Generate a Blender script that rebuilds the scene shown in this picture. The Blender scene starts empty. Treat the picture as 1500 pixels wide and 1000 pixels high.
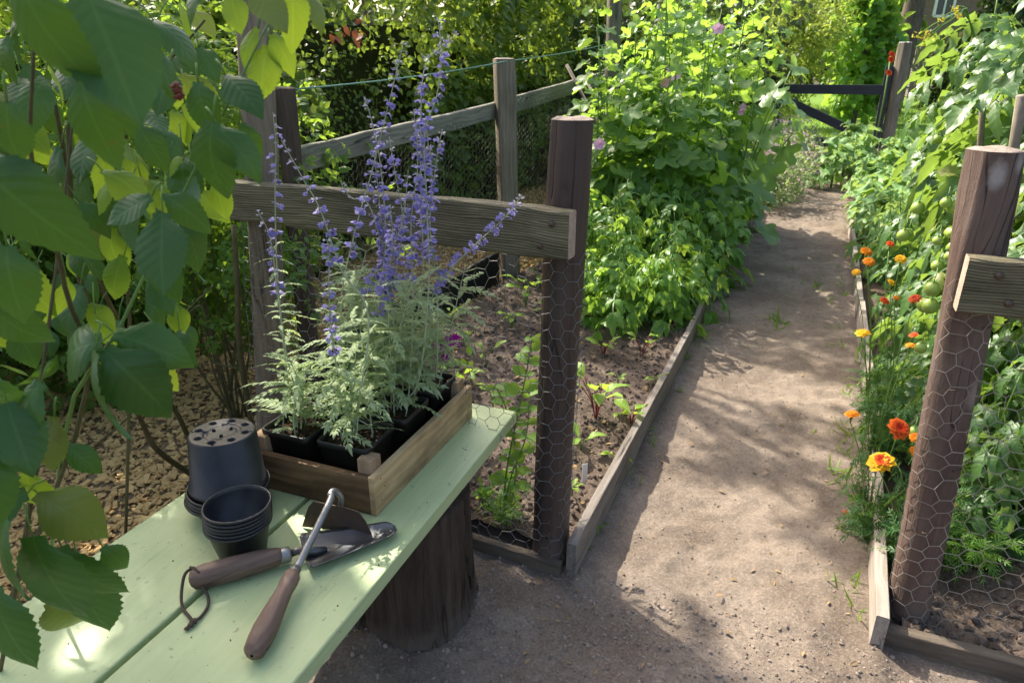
import bpy, math, random
import numpy as np
from mathutils import Vector, Matrix
random.seed(7); R = np.random.default_rng(11)
PI = math.pi; rad = math.radians
sc = bpy.context.scene; COL = sc.collection
# ------------------------------------------------------------------ camera geometry (used to read places off the photograph)
H = 1.45; F = 1000.0; PT = math.atan(400/F)
def _ray(px, py):
    dx = (px-750)/F; dy = -(py-500)/F
    return dx, math.cos(PT)+dy*math.sin(PT), -math.sin(PT)+dy*math.cos(PT)
def un(px, py, z=0.0):
    X, Y, Z = _ray(px, py); t = (z-H)/Z
    return Vector((X*t, Y*t, z))
def at(px, py, Y0):
    X, Y, Z = _ray(px, py); t = Y0/Y
    return Vector((X*t, Y0, H+Z*t))
A_ = rad(18.8); PD = Vector((math.sin(A_), math.cos(A_), 0)); PR = Vector((math.cos(A_), -math.sin(A_), 0)); P0 = Vector((.18, 2.25, 0))
def pq(s, c, z=0.0):                      # garden co-ordinates: s along the path, c across it
    v = P0 + PD*s + PR*c; v.z = z
    return v
# ------------------------------------------------------------------ mesh builder
class MB:
    def __init__(self): self.V = []; self.Fc = {}; self.U = []; self.n = 0; self.FM = {}
    def add(self, V, Fs, UV=None, mi=0):
        V = np.asarray(V, float).reshape(-1, 3)
        self.V.append(V); self.U.append(np.zeros((len(V), 2)) if UV is None else np.asarray(UV, float))
        for Fa in (Fs if isinstance(Fs, (list, tuple)) and len(Fs) and isinstance(Fs[0], np.ndarray) and Fs[0].ndim == 2 else [np.asarray(Fs, int)]):
            k = Fa.shape[1]; self.Fc.setdefault(k, []).append(Fa+self.n); self.FM.setdefault(k, []).append(np.full(len(Fa), mi))
        self.n += len(V)
    def inst(self, T, pos, d, up, s, sx=None, mi=0):
        V, Fa, UV = T
        pos = np.asarray(pos, float).reshape(-1, 3); N = len(pos)
        if N == 0: return
        d = np.broadcast_to(np.asarray(d, float), (N, 3)); up = np.broadcast_to(np.asarray(up, float), (N, 3))
        y = d/np.maximum(np.linalg.norm(d, axis=1, keepdims=True), 1e-9)
        z = up-(up*y).sum(1, keepdims=True)*y
        bad = np.linalg.norm(z, axis=1) < 1e-4; z = z.copy(); z[bad] = np.cross(y[bad], [1, .3, .2])
        z /= np.linalg.norm(z, axis=1, keepdims=True); x = np.cross(y, z)
        M = np.stack([x, y, z], 1)
        s = np.broadcast_to(np.asarray(s, float), (N,))
        VV = (np.einsum('vi,nij->nvj', V, M)*s[:, None, None]+pos[:, None, :]).reshape(-1, 3)
        FF = (Fa[None]+(np.arange(N)*len(V))[:, None, None]).reshape(-1, Fa.shape[1])
        self.add(VV, FF, np.tile(UV, (N, 1)), mi)
    def tube(self, P, r, k=6, cap=True, mi=0):
        P = np.asarray([tuple(p) for p in P], float); n = len(P)
        r = np.broadcast_to(np.asarray(r, float), (n,))
        T = np.gradient(P, axis=0); T /= np.maximum(np.linalg.norm(T, axis=1, keepdims=True), 1e-9)
        a = np.cross(T[0], [0, 0, 1]) if abs(T[0][2]) < .9 else np.cross(T[0], [1, 0, 0]); a /= np.linalg.norm(a)
        V = []; th = np.arange(k)*2*PI/k
        for i in range(n):
            a = a-np.dot(a, T[i])*T[i]; a /= max(np.linalg.norm(a), 1e-9); b = np.cross(T[i], a)
            V.append(P[i]+r[i]*(np.cos(th)[:, None]*a+np.sin(th)[:, None]*b))
        V = np.concatenate(V); q = []
        for i in range(n-1):
            for j in range(k):
                q.append((i*k+j, i*k+(j+1) % k, (i+1)*k+(j+1) % k, (i+1)*k+j))
        Fs = [np.array(q)]
        if cap: Fs.append(np.array([list(range(k-1, -1, -1)), list(range((n-1)*k, n*k))]))
        self.add(V, Fs, None, mi)
    def segs(self, A, B, r, k=3, mi=0):       # many straight wires at once
        A = np.asarray(A, float); B = np.asarray(B, float); N = len(A)
        T = B-A; T /= np.maximum(np.linalg.norm(T, axis=1, keepdims=True), 1e-9)
        ref = np.where(np.abs(T[:, 2:3]) < .9, np.array([[0, 0, 1.]]), np.array([[1., 0, 0]]))
        a = np.cross(T, ref); a /= np.linalg.norm(a, axis=1, keepdims=True); b = np.cross(T, a)
        th = np.arange(k)*2*PI/k; r = np.broadcast_to(np.asarray(r, float), (N,))
        off = (np.cos(th)[None, :, None]*a[:, None]+np.sin(th)[None, :, None]*b[:, None])*r[:, None, None]
        V = np.concatenate([A[:, None]+off, B[:, None]+off], 1).reshape(-1, 3)
        q = np.array([(j, (j+1) % k, k+(j+1) % k, k+j) for j in range(k)])
        self.add(V, (q[None]+(np.arange(N)*2*k)[:, None, None]).reshape(-1, 4), None, mi)
    def box(self, c, h, rot=None, bev=0.0, mi=0):   # centre, half sizes, chamfered edges
        import bmesh
        bm = bmesh.new(); bmesh.ops.create_cube(bm, size=2)
        for v in bm.verts: v.co = Vector((v.co.x*h[0], v.co.y*h[1], v.co.z*h[2]))
        if bev: bmesh.ops.bevel(bm, geom=bm.edges[:], offset=bev, segments=2, affect='EDGES', profile=.5)
        if rot is not None: bmesh.ops.transform(bm, matrix=rot.to_4x4(), verts=bm.verts[:])
        self.bm(bm, c, mi)
    def bm(self, bm, c=(0, 0, 0), mi=0):
        bm.verts.index_update(); V = np.array([tuple(v.co) for v in bm.verts])+np.array(tuple(c))
        d = {}
        for f in bm.faces: d.setdefault(len(f.verts), []).append([v.index for v in f.verts])
        self.add(V, [np.array(x) for x in d.values()], None, mi); bm.free()
    def lathe(self, prof, k=32, c=(0, 0, 0), wob=0.0, mi=0):   # profile of (r, z)
        th = np.arange(k)*2*PI/k; V = []; q = []
        w = 1+wob*(np.sin(3*th+1)+.6*np.sin(5*th))
        for r, z in prof: V.append(np.stack([r*w*np.cos(th), r*w*np.sin(th), np.full(k, z)], 1))
        n = len(prof)
        for i in range(n-1):
            for j in range(k): q.append((i*k+j, i*k+(j+1) % k, (i+1)*k+(j+1) % k, (i+1)*k+j))
        self.add(np.concatenate(V)+np.array(tuple(c)), np.array(q), None, mi)
    def build(self, name, mats, parent=None, smooth=True, loc=None, world=False):
        me = bpy.data.meshes.new(name)
        V = np.concatenate(self.V); U = np.concatenate(self.U)
        ks = sorted(self.Fc); Fl = [np.concatenate(self.Fc[k]) for k in ks]; FM = np.concatenate([np.concatenate(self.FM[k]) for k in ks])
        loops = np.concatenate([f.ravel() for f in Fl]); tot = np.concatenate([np.full(len(f), f.shape[1]) for f in Fl])
        st = np.concatenate([[0], np.cumsum(tot)[:-1]])
        me.vertices.add(len(V)); me.vertices.foreach_set('co', V.ravel().astype(np.float32))
        me.loops.add(len(loops)); me.loops.foreach_set('vertex_index', loops.astype(np.int32))
        me.polygons.add(len(tot)); me.polygons.foreach_set('loop_start', st.astype(np.int32)); me.polygons.foreach_set('loop_total', tot.astype(np.int32))
        if isinstance(mats, (list, tuple)):
            for m in mats: me.materials.append(m)
            me.polygons.foreach_set('material_index', FM.astype(np.int32))
        else: me.materials.append(mats)
        if U.any():
            ul = me.uv_layers.new(name='UVMap'); ul.data.foreach_set('uv', U[loops].ravel().astype(np.float32))
        me.polygons.foreach_set('use_smooth', np.full(len(tot), bool(smooth)))
        me.update(calc_edges=True); me.validate()
        o = bpy.data.objects.new(name, me); COL.objects.link(o)
        if parent is not None:
            o.parent = parent
            if world: o.matrix_parent_inverse = parent_inv(parent)
        if loc is not None: o.location = loc
        return o
def parent_inv(p): return Matrix.LocRotScale(p.location, p.rotation_euler, p.scale).inverted()
def tag(o, label, cat, group=None, kind=None):
    o['label'] = label; o['category'] = cat
    if group: o['group'] = group
    if kind: o['kind'] = kind
    return o
def setting(o, kind='structure', label=None, cat=None):
    o['kind'] = kind
    if label: o['label'] = label; o['category'] = cat
    return o
def thing(name, label, cat, loc=(0, 0, 0), rz=0.0, group=None, rot=None):
    o = bpy.data.objects.new(name, None); COL.objects.link(o); o.empty_display_size = .05
    o.location = loc; o.rotation_euler = (0, 0, rz) if rot is None else rot
    return tag(o, label, cat, group)
def copy_thing(o, loc, rz, label, s=1.0, group=None):
    c = o.copy(); COL.objects.link(c); c.location = loc; c.rotation_euler = (0, 0, rz); c.scale = (s, s, s)
    c['label'] = label
    if group: c['group'] = group
    for ch in list(o.children):
        k = ch.copy(); COL.objects.link(k); k.parent = c
        for g in list(ch.children):
            m = g.copy(); COL.objects.link(m); m.parent = k
    return c
# value noise on numpy arrays
_lat = R.random((256, 256))
def vnoise(x, y, f):
    x = np.asarray(x)*f+37.3; y = np.asarray(y)*f+91.7
    xi = np.floor(x).astype(int); yi = np.floor(y).astype(int); fx = x-xi; fy = y-yi
    fx = fx*fx*(3-2*fx); fy = fy*fy*(3-2*fy)
    g = lambda a, b: _lat[a % 256, b % 256]
    return (g(xi, yi)*(1-fx)*(1-fy)+g(xi+1, yi)*fx*(1-fy)+g(xi, yi+1)*(1-fx)*fy+g(xi+1, yi+1)*fx*fy)-.5
def fbm(x, y, f, o=4, p=.5):
    t = 0; a = 1
    for i in range(o): t = t+a*vnoise(x, y, f*2**i); a *= p
    return t
def spline(P, n=24):
    P = np.asarray([tuple(p) for p in P], float); Q = np.vstack([2*P[0]-P[1], P, 2*P[-1]-P[-2]]); out = []
    m = len(P)-1; per = max(1, n//m)
    for i in range(m):
        p0, p1, p2, p3 = Q[i:i+4]
        for t in np.arange(per)/per:
            out.append(.5*((2*p1)+(-p0+p2)*t+(2*p0-5*p1+4*p2-p3)*t*t+(-p0+3*p1-3*p2+p3)*t**3))
    out.append(P[-1]); return np.array(out)
# ------------------------------------------------------------------ leaf templates: base at the origin, tip at +Y, face up +Z
def blade(n=5, w=.5, peak=.4, tip=1.0, fold=.25, droop=.25, serr=0.0, cols=3, cup=0.0, wav=0.0, base=.05, len_=1.0, x0=0.0, y0=0.0, ang=0.0, roll=0.0):
    V = []; UV = []; q = []
    ss = np.linspace(-1, 1, cols)
    for i in range(n):
        t = i/(n-1)
        a = t/peak if t < peak else (1-t)/(1-peak)
        ww = w*.5*max(base if t < .5 else .02, math.sin(max(0, min(1, a))*PI/2)**(1.0 if t < peak else tip))
        if serr and 0 < i < n-1: ww *= 1+serr*(1 if i % 2 else -1)
        for s in ss:
            x = s*ww; z = fold*abs(x)-droop*t*t+cup*x*x*4+wav*math.sin(t*9+s*2)*abs(s)*.05
            V.append((x, t*(1-.3*droop*t), z)); UV.append((.5+.5*s, t))
    for i in range(n-1):
        for j in range(cols-1): q.append((i*cols+j, i*cols+j+1, (i+1)*cols+j+1, (i+1)*cols+j))
    return place((np.array(V), np.array(q), np.array(UV)), len_, x0, y0, ang, roll)
def place(T, s=1.0, x=0., y=0., ang=0., roll=0., z=0.):
    V, q, UV = T; V = V*s
    if roll: c, n = math.cos(roll), math.sin(roll); V = np.stack([V[:, 0]*c+V[:, 2]*n, V[:, 1], -V[:, 0]*n+V[:, 2]*c], 1)
    if ang: c, n = math.cos(ang), math.sin(ang); V = np.stack([V[:, 0]*c+V[:, 1]*n, -V[:, 0]*n+V[:, 1]*c, V[:, 2]], 1)
    return V+np.array([x, y, z]), q, UV
def join(Ts, droop=0.0):
    V = []; q = []; U = []; n = 0
    for a, b, c in Ts: V.append(a); q.append(b+n); U.append(c); n += len(a)
    V = np.concatenate(V)
    if droop: V = V.copy(); V[:, 2] -= droop*V[:, 1]**2
    return V, np.concatenate(q), np.concatenate(U)
def pinnate(pairs=4, leaf=None, l0=.3, l1=.22, ang=1.0, start=.25, droop=.3, term=.35, jit=.1, stemw=.012, seed=0):
    rr = random.Random(seed); Ts = [blade(5, stemw*2, .1, 1, 0, 0, base=.9)]
    for i in range(pairs):
        t = start+(1-start-.15)*i/max(1, pairs-1); L = l0+(l1-l0)*i/max(1, pairs-1)
        for s in (-1, 1): Ts.append(place(leaf, L*(1+rr.uniform(-jit, jit)), 0, t+rr.uniform(-.02, .02), s*(ang+rr.uniform(-jit, jit)), rr.uniform(-.4, .4)))
    Ts.append(place(leaf, term, 0, .93-.1, rr.uniform(-.1, .1)))
    return join(Ts, droop)
def lobed(n=5, depth=.25, droop=.2, cup=.3, wav=.06, seed=0, rings=3, serr=.06):
    rr = random.Random(seed); k = n*4; V = [(0, .0, 0)]; UV = [(.5, .0)]; q = []
    # a rounded leaf with n lobes; stalk joins at the origin, blade centred further out
    for r in range(1, rings+1):
        for j in range(k+1):
            th = -PI*.93+2*PI*.93*j/k; f = r/rings
            lob = 1-depth*(.5-.5*math.cos(2*PI*n*(j/k)))*f+serr*(1 if j % 2 else -1)*(f == 1)
            rd = .5*f*lob*(1+.15*math.cos(th)); x = math.sin(th)*rd; y = .12+math.cos(th)*rd*.95
            z = cup*(x*x+(y-.12)**2)-droop*max(0, y)**2+wav*math.sin(th*4+seed)*f*f
            V.append((x, y, z)); UV.append((.5+.5*f*math.sin(th*n/2), f))
    for j in range(k): q.append((0, 1+j, 2+j, 2+j))
    for r in range(rings-1):
        for j in range(k): a = 1+r*(k+1)+j; q.append((a, a+k+1, a+k+2, a+1))
    q = np.array(q); q[:k, 3] = q[:k, 0]
    V = np.array(V); tri = q[:k, :3]
    # inner fan as quads: insert midpoints
    mids = (V[tri[:, 1]]+V[tri[:, 2]])/2; m0 = len(V); V = np.vstack([V, mids]); UV = np.vstack([np.array(UV), np.array(UV)[tri[:, 1]]])
    q[:k] = np.stack([tri[:, 0], tri[:, 1], m0+np.arange(k), tri[:, 2]], 1)
    return V, q, UV
def rdir(N, up=0.0, spread=1.0):
    v = R.normal(size=(N, 3))*spread; v[:, 2] += up
    return v/np.linalg.norm(v, axis=1, keepdims=True)
# ------------------------------------------------------------------ materials
def newmat(name):
    m = bpy.data.materials.new(name); m.use_nodes = True; m.node_tree.nodes.clear(); return m
class NT:
    def __init__(self, m): self.t = m.node_tree
    def n(self, ty, *args, **kw):
        x = self.t.nodes.new('ShaderNode'+ty)
        for k, v in kw.items():
            if k.startswith('_'): setattr(x, k[1:], v)
            else: self.set(x, k.replace('__', ' '), v)
        for i, v in enumerate(args):
            if v is not None: self.set(x, i, v)
        return x
    def set(self, x, k, v):
        s = x.inputs[k]
        if hasattr(v, 'outputs'): v = v.outputs[0]
        if isinstance(v, bpy.types.NodeSocket): self.t.links.new(v, s)
        elif isinstance(v, (tuple, list)) and len(v) == 3 and s.type == 'RGBA': s.default_value = (*v, 1)
        else: s.default_value = v
    def mix(self, f, a, b, bt='MIX'):
        x = self.t.nodes.new('ShaderNodeMix'); x.data_type = 'RGBA'; x.blend_type = bt
        self.set(x, 0, f); self.set(x, 6, a); self.set(x, 7, b); return x.outputs[2]
    def math(self, op, a, b=0.0, clamp=False):
        x = self.n('Math', a, b, _operation=op); x.use_clamp = clamp; return x.outputs[0]
    def rng(self, v, a, b, c=0., d=1.):
        return self.n('MapRange', v, a, b, c, d).outputs[0]
    def noise(self, vec, scale, detail=4, rough=.55, dist=0.0):
        return self.n('TexNoise', Vector=vec, Scale=scale, Detail=detail, Roughness=rough, Distortion=dist)
    def mapping(self, vec, sc=(1, 1, 1), rot=(0, 0, 0), loc=(0, 0, 0)):
        return self.n('Mapping', Vector=vec, Scale=sc, Rotation=rot, Location=loc).outputs[0]
    def out(self, s): self.t.links.new(s if isinstance(s, bpy.types.NodeSocket) else s.outputs[0], self.n('OutputMaterial').inputs[0])
    def coord(self, k='Object'): return self.n('TexCoord').outputs[k]
    def pbsdf(self, col, rough=.6, spec=.4, metal=0.0, bump=None, bs=.3, bd=.01):
        kw = dict(Base__Color=col, Roughness=rough, Metallic=metal)
        p = self.n('BsdfPrincipled', **kw); self.set(p, 'Specular IOR Level', spec)
        if bump is not None: self.set(p, 'Normal', self.n('Bump', Strength=bs, Distance=bd, Height=bump).outputs[0])
        return p
def leaf_mat(name, c1, c2, ct, trans=.4, rough=.45, spec=.35, vein=.35, nv=7, under=None, blotch=.25, vb=.17, ret=0):
    m = newmat(name); t = NT(m); g = t.n('NewGeometry'); rnd = g.outputs['Random Per Island']
    col = t.mix(rnd, c1, c2)
    pos = t.coord('Object')
    nz = t.noise(pos, 9, 2)
    col = t.mix(t.math('MULTIPLY', t.rng(nz, .35, .7), blotch), col, tuple(x*.55 for x in c1))
    rare = t.math('GREATER_THAN', t.math('FRACT', t.math('MULTIPLY', rnd, 37.7)), .965)
    col = t.mix(t.math('MULTIPLY', rare, .55), col, (.30, .27, .05))
    h = None
    if vein:
        uv = t.n('SeparateXYZ', t.n('UVMap').outputs[0]); u, v = uv.outputs[0], uv.outputs[1]
        a = t.math('MULTIPLY', t.math('ABSOLUTE', t.math('SUBTRACT', u, .5)), 2.0)
        lat = t.math('FRACT', t.math('MULTIPLY', t.math('SUBTRACT', v, t.math('MULTIPLY', a, .22)), nv))
        lat = t.math('ABSOLUTE', t.math('SUBTRACT', lat, .5))
        lv = t.rng(lat, .07, .0); mv = t.rng(a, .09, .02)
        vv = t.math('MAXIMUM', t.math('MULTIPLY', lv, .6), mv)
        col = t.mix(t.math('MULTIPLY', vv, vein), col, tuple(min(1, x*1.9+.03) for x in c2))
        if ret:
            vo = t.n('TexVoronoi', Vector=t.mapping(t.n('UVMap').outputs[0], (22, 30, 1)), _feature='DISTANCE_TO_EDGE'); col = t.mix(t.math('MULTIPLY', t.rng(vo.outputs['Distance'], .12, .0), .16), col, tuple(min(1, x*2.2+.02) for x in c2)); sp_ = t.noise(pos, 60, 3); col = t.mix(t.math('MULTIPLY', t.rng(sp_, .70, .74), .6), col, (.10, .07, .02))
        h = t.math('ADD', t.math('MULTIPLY', lat, 1.4), t.math('MULTIPLY', mv, -.5))
    if under is not None: col = t.mix(t.math('MULTIPLY', g.outputs['Backfacing'], .75), col, under)
    p = t.pbsdf(col, rough, spec, bump=h, bs=vb, bd=.006)
    tc = t.mix(.35, t.mix(.72, col, ct), ct)
    tr = t.n('BsdfTranslucent', Color=tc)
    t.out(t.n('MixShader', trans, p.outputs[0], tr.outputs[0])); return m
def wood_mat(name, ca, cb, axis=0, grain=60., stretch=.05, rough=.75, ring=0.0, ringscale=14., stain=.5, stain_col=None, bs=.5, spec=.2, bd=.004, mottle=6., crack=0, dirt=0, knots=()):
    m = newmat(name); t = NT(m); o = t.coord('Object')
    s = [1, 1, 1]; s[axis] = stretch
    wob = t.noise(o, 2.2, 2)
    ov = t.n('VectorMath', o, t.n('VectorMath', wob.outputs['Color'], (.06, .06, .06), _operation='MULTIPLY').outputs[0], _operation='ADD').outputs[0]
    mp = t.mapping(ov, tuple(s)); g = t.noise(mp, grain, 6, .65)
    f = t.rng(g, .3, .72)
    if ring:
        w = t.n('TexWave', Vector=t.mapping(ov, tuple(s), rot=(.3, .2, .25)), Scale=ringscale, Distortion=4.5, Detail=3, Detail__Scale=1.6, _wave_type='BANDS', _bands_direction='Z' if axis != 2 else 'X')
        f = t.math('ADD', t.math('MULTIPLY', f, 1-ring), t.math('MULTIPLY', w.outputs['Fac'], ring))
    col = t.mix(f, ca, cb)
    st = t.rng(t.noise(t.mapping(o, tuple((1 if k != axis else .45) for k in range(3))), mottle, 5, .6), .42, .72)
    col = t.mix(t.math('MULTIPLY', st, stain), col, stain_col or tuple(x*.35 for x in ca))
    hgt = t.math('ADD', f, t.math('MULTIPLY', t.noise(o, 160, 3).outputs[0], .4))
    if crack:
        cn = t.noise(t.mapping(ov, tuple((1 if k != axis else .06) for k in range(3))), crack, 2, .5); cl = t.rng(t.math('ABSOLUTE', t.math('SUBTRACT', cn, .5)), .012, .0)
        gate_ = t.rng(t.noise(o, 3.1, 2), .45, .6); cl = t.math('MULTIPLY', cl, gate_); col = t.mix(t.math('MULTIPLY', cl, .85), col, tuple(x*.12 for x in ca)); hgt = t.math('SUBTRACT', hgt, t.math('MULTIPLY', cl, 1.6))
    if dirt:
        zz = t.n('SeparateXYZ', o).outputs[2]; dz = t.rng(t.math('ADD', zz, t.math('MULTIPLY', t.noise(o, 18, 4).outputs[0], .12)), dirt+.07, .06); col = t.mix(t.math('MULTIPLY', dz, .7), col, (.15, .12, .095))
    for (kx, ky, kz, kr, kc) in knots:
        ds = t.n('VectorMath', t.mapping(o, (1, 1, .55), loc=(0, 0, 0)), (kx, ky, kz*.55), _operation='DISTANCE').outputs['Value']
        ds = t.math('ADD', ds, t.math('MULTIPLY', t.noise(o, 60, 3).outputs[0], kr*.6)); col = t.mix(t.math('MULTIPLY', t.rng(ds, kr*1.3, kr*.7), .7), col, kc)
    t.out(t.pbsdf(col, rough, spec, bump=hgt, bs=bs, bd=bd)); return m
def soil_mat(name, ca, cb, cc, sc1=5., bs=.6, fine=140., bd=.008):
    m = newmat(name); t = NT(m); o = t.coord('Object')
    a = t.noise(o, sc1, 6, .6); b = t.noise(o, fine, 5, .7); c = t.noise(o, 32, 5, .65)
    col = t.mix(t.rng(a, .38, .64), ca, cb)
    col = t.mix(t.math('MULTIPLY', t.rng(c, .46, .7), .55), col, cc)
    col = t.mix(t.math('MULTIPLY', t.rng(b, .5, .75), .45), col, tuple(min(1, x*1.9) for x in cb))
    col = t.mix(t.math('MULTIPLY', t.rng(b, .45, .25), .5), col, tuple(x*.4 for x in ca))
    h = t.math('ADD', t.math('MULTIPLY', b, .6), c)
    t.out(t.pbsdf(col, .95, .1, bump=h, bs=bs, bd=bd)); return m
def plain(name, col, rough=.6, spec=.35, metal=0.0, var=.25, scale=30., bs=.15, bd=.002, var_col=None, island=0.0):
    m = newmat(name); t = NT(m); o = t.coord('Object'); n = t.noise(o, scale, 5, .6)
    c = t.mix(t.math('MULTIPLY', t.rng(n, .35, .7), var), col, var_col or tuple(x*.4 for x in col))
    if island:
        rnd = t.n('NewGeometry').outputs['Random Per Island']
        c = t.mix(t.math('MULTIPLY', rnd, island), c, tuple(min(1, x*1.7) for x in col))
    t.out(t.pbsdf(c, rough, spec, metal, bump=n, bs=bs, bd=bd)); return m
def paint_mat(name, col):
    m = newmat(name); t = NT(m); o = t.coord('Object')
    g = t.noise(t.mapping(o, (.04, 1, 1)), 70, 4, .6); st = t.noise(o, 4, 5, .6); sp = t.noise(o, 75, 3, .5); scr = t.noise(t.mapping(o, (.5, 1.6, 1), rot=(0, 0, .5)), 26, 6, .75)
    c = t.mix(t.math('MULTIPLY', t.rng(g, .35, .7), .30), col, tuple(x*.72 for x in col))
    c = t.mix(t.math('MULTIPLY', t.rng(st, .5, .75), .38), c, (.31, .34, .19))
    c = t.mix(t.math('MULTIPLY', t.rng(sp, .67, .74), .6), c, (.18, .17, .09))
    c = t.mix(t.math('MULTIPLY', t.math('MULTIPLY', t.rng(scr, .60, .70), t.rng(st, .42, .6)), .45), c, (.25, .24, .15))
    t.out(t.pbsdf(c, t.rng(st, .3, .7, .38, .55), .4, bump=t.math('ADD', g, t.math('MULTIPLY', st, .6)), bs=.45, bd=.003)); return m
def petal_mat(name, c1, c2, trans=.3, radial=None):
    m = newmat(name); t = NT(m); g = t.n('NewGeometry'); col = t.mix(g.outputs['Random Per Island'], c1, c2)
    if radial is not None:
        v = t.n('SeparateXYZ', t.n('UVMap').outputs[0]).outputs[1]; col = t.mix(t.rng(v, .45, .95), col, radial)
    p = t.pbsdf(col, .6, .2); tr = t.n('BsdfTranslucent', Color=col)
    t.out(t.n('MixShader', trans, p.outputs[0], tr.outputs[0])); return m
MT = {}
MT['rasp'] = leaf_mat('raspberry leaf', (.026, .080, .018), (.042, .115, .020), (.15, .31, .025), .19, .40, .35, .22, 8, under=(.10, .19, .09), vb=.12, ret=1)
MT['rasp_lit'] = leaf_mat('sunlit raspberry leaf', (.07, .17, .02), (.10, .22, .025), (.45, .62, .04), .5, .45, .3, .35, 8, under=(.14, .24, .08), vb=.15)  # brighter copy of the raspberry leaf, sunlight put into the colour
MT['rose'] = leaf_mat('shrub leaf', (.06, .15, .025), (.11, .23, .04), (.46, .66, .06), .45, .45, .35, .2, 5)
MT['hedge'] = leaf_mat('hedge leaf', (.06, .125, .02), (.13, .215, .036), (.42, .56, .06), .40, .42, .35, .2, 5)
MT['dark'] = leaf_mat('dark tree leaf', (.02, .045, .014), (.035, .07, .018), (.14, .22, .03), .25, .5, .3, 0)
MT['mallow'] = leaf_mat('mallow leaf', (.095, .225, .038), (.165, .32, .06), (.48, .72, .08), .46, .36, .55, .3, 5, under=(.16, .28, .09))
MT['dahlia'] = leaf_mat('toothed garden leaf', (.095, .23, .035), (.16, .32, .06), (.48, .71, .08), .43, .36, .5, .25, 6)
MT['tomato'] = leaf_mat('tomato leaf', (.062, .14, .042), (.105, .205, .058), (.38, .57, .06), .33, .40, .5, .3, 6, under=(.16, .24, .13))
MT['kale'] = leaf_mat('kale leaf', (.15, .29, .09), (.22, .38, .13), (.5, .68, .15), .33, .5, .35, .15, 5)
MT['sage'] = leaf_mat('grey green sage leaf', (.28, .37, .19), (.43, .52, .31), (.58, .72, .28), .40, .6, .25, .15, 6)
MT['mari'] = leaf_mat('marigold leaf', (.035, .11, .03), (.06, .16, .04), (.25, .42, .05), .3, .5, .3, 0)
MT['pea'] = leaf_mat('pea leaf', (.11, .24, .04), (.18, .34, .06), (.5, .7, .08), .45, .5, .3, .15, 6)
MT['beet'] = leaf_mat('seedling leaf', (.17, .32, .04), (.26, .42, .06), (.58, .76, .08), .45, .45, .35, .3, 6)
MT['pale'] = leaf_mat('pale variegated leaf', (.16, .25, .10), (.28, .36, .18), (.5, .6, .2), .35, .5, .3, 0)
MT['ybush'] = leaf_mat('yellow green bush leaf', (.13, .20, .03), (.24, .32, .06), (.55, .65, .10), .4, .5, .3, 0)
MT['grass'] = leaf_mat('grass blade', (.09, .20, .025), (.16, .29, .04), (.4, .6, .06), .35, .5, .3, 0, blotch=.1)
MT['stem'] = plain('green stem', (.14, .25, .05), .5, .3, var=.4)
MT['sstem'] = plain('silvery sage stem', (.42, .47, .34), .7, .2, var=.3, var_col=(.2, .27, .14))
MT['rstem'] = plain('red beet stalk', (.20, .03, .035), .5, .3)
MT['cane'] = plain('brown cane', (.12, .10, .05), .7, .2, var=.7, var_col=(.05, .06, .02))
MT['bark'] = wood_mat('tree bark', (.09, .07, .05), (.2, .165, .13), 2, 30, .15, .9, bs=.8)
MT['violet'] = petal_mat('violet blue sage flower', (.29, .25, .60), (.46, .41, .74), .4)
MT['lemon'] = petal_mat('lemon yellow floret', (.75, .62, .06), (.8, .68, .1), .3)
MT['calyx'] = petal_mat('grey violet sage bud', (.38, .36, .46), (.50, .48, .50), .2)
MT['orange'] = petal_mat('orange marigold petal', (.75, .20, .01), (.8, .30, .01), .25)
MT['yellow'] = petal_mat('yellow marigold petal', (.80, .42, .01), (.85, .50, .02), .25)
MT['red'] = petal_mat('red marigold petal', (.50, .025, .008), (.62, .05, .01), .2, radial=(.75, .16, .02))
MT['pink'] = petal_mat('pink mallow petal', (.68, .28, .50), (.78, .48, .66), .35)
MT['magenta'] = petal_mat('magenta petunia petal', (.24, .005, .17), (.33, .01, .26), .25)
MT['palepink'] = petal_mat('pale pink floret', (.62, .40, .50), (.7, .5, .55), .3)
MT['berry'] = plain('raspberry fruit', (.20, .045, .025), .4, .4, var=.4)
MT['tomfruit'] = plain('unripe tomato skin', (.30, .40, .075), .25, .5, var=.35, var_col=(.16, .28, .05), scale=12, bs=.02, island=.25)
MT['bench'] = paint_mat('pale green bench paint', (.46, .555, .285))
MT['stump'] = wood_mat('old weathered log', (.05, .034, .025), (.125, .088, .065), 2, 60, .05, .9, stain=.55, bs=.9, bd=.008, crack=11, dirt=.05)
MT['post'] = wood_mat('dark tarred post', (.040, .025, .020), (.085, .056, .046), 2, 42, .04, .6, stain=.45, stain_col=(.12, .085, .07), bs=.6, spec=.38, crack=16, dirt=.14, knots=((.01, -.058, 1.18, .02, (.03, .02, .018)), (-.03, -.05, .5, .018, (.03, .02, .018))))
MT['postr'] = wood_mat('faded brown post', (.075, .045, .036), (.15, .10, .08), 2, 42, .05, .7, stain=.5, stain_col=(.24, .185, .155), bs=.65, spec=.25, crack=15, dirt=.16, knots=((-.012, -.055, .73, .03, (.32, .26, .22)), (-.10, -.05, 1.24, .022, (.45, .40, .37)), (-.05, -.05, 1.27, .02, (.45, .40, .37))))
MT['cut'] = wood_mat('sawn post top', (.24, .19, .155), (.42, .34, .285), 2, 60, 1, .85, stain=.55, crack=30)
MT['grey'] = wood_mat('weathered grey wood', (.13, .115, .085), (.30, .265, .20), 2, 60, .04, .85, ring=.25, stain=.45, bs=.7, crack=14)
MT['greyx'] = wood_mat('weathered grey rail', (.16, .15, .115), (.33, .31, .245), 0, 60, .04, .85, ring=.25, stain=.4, bs=.7, crack=14)
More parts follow.
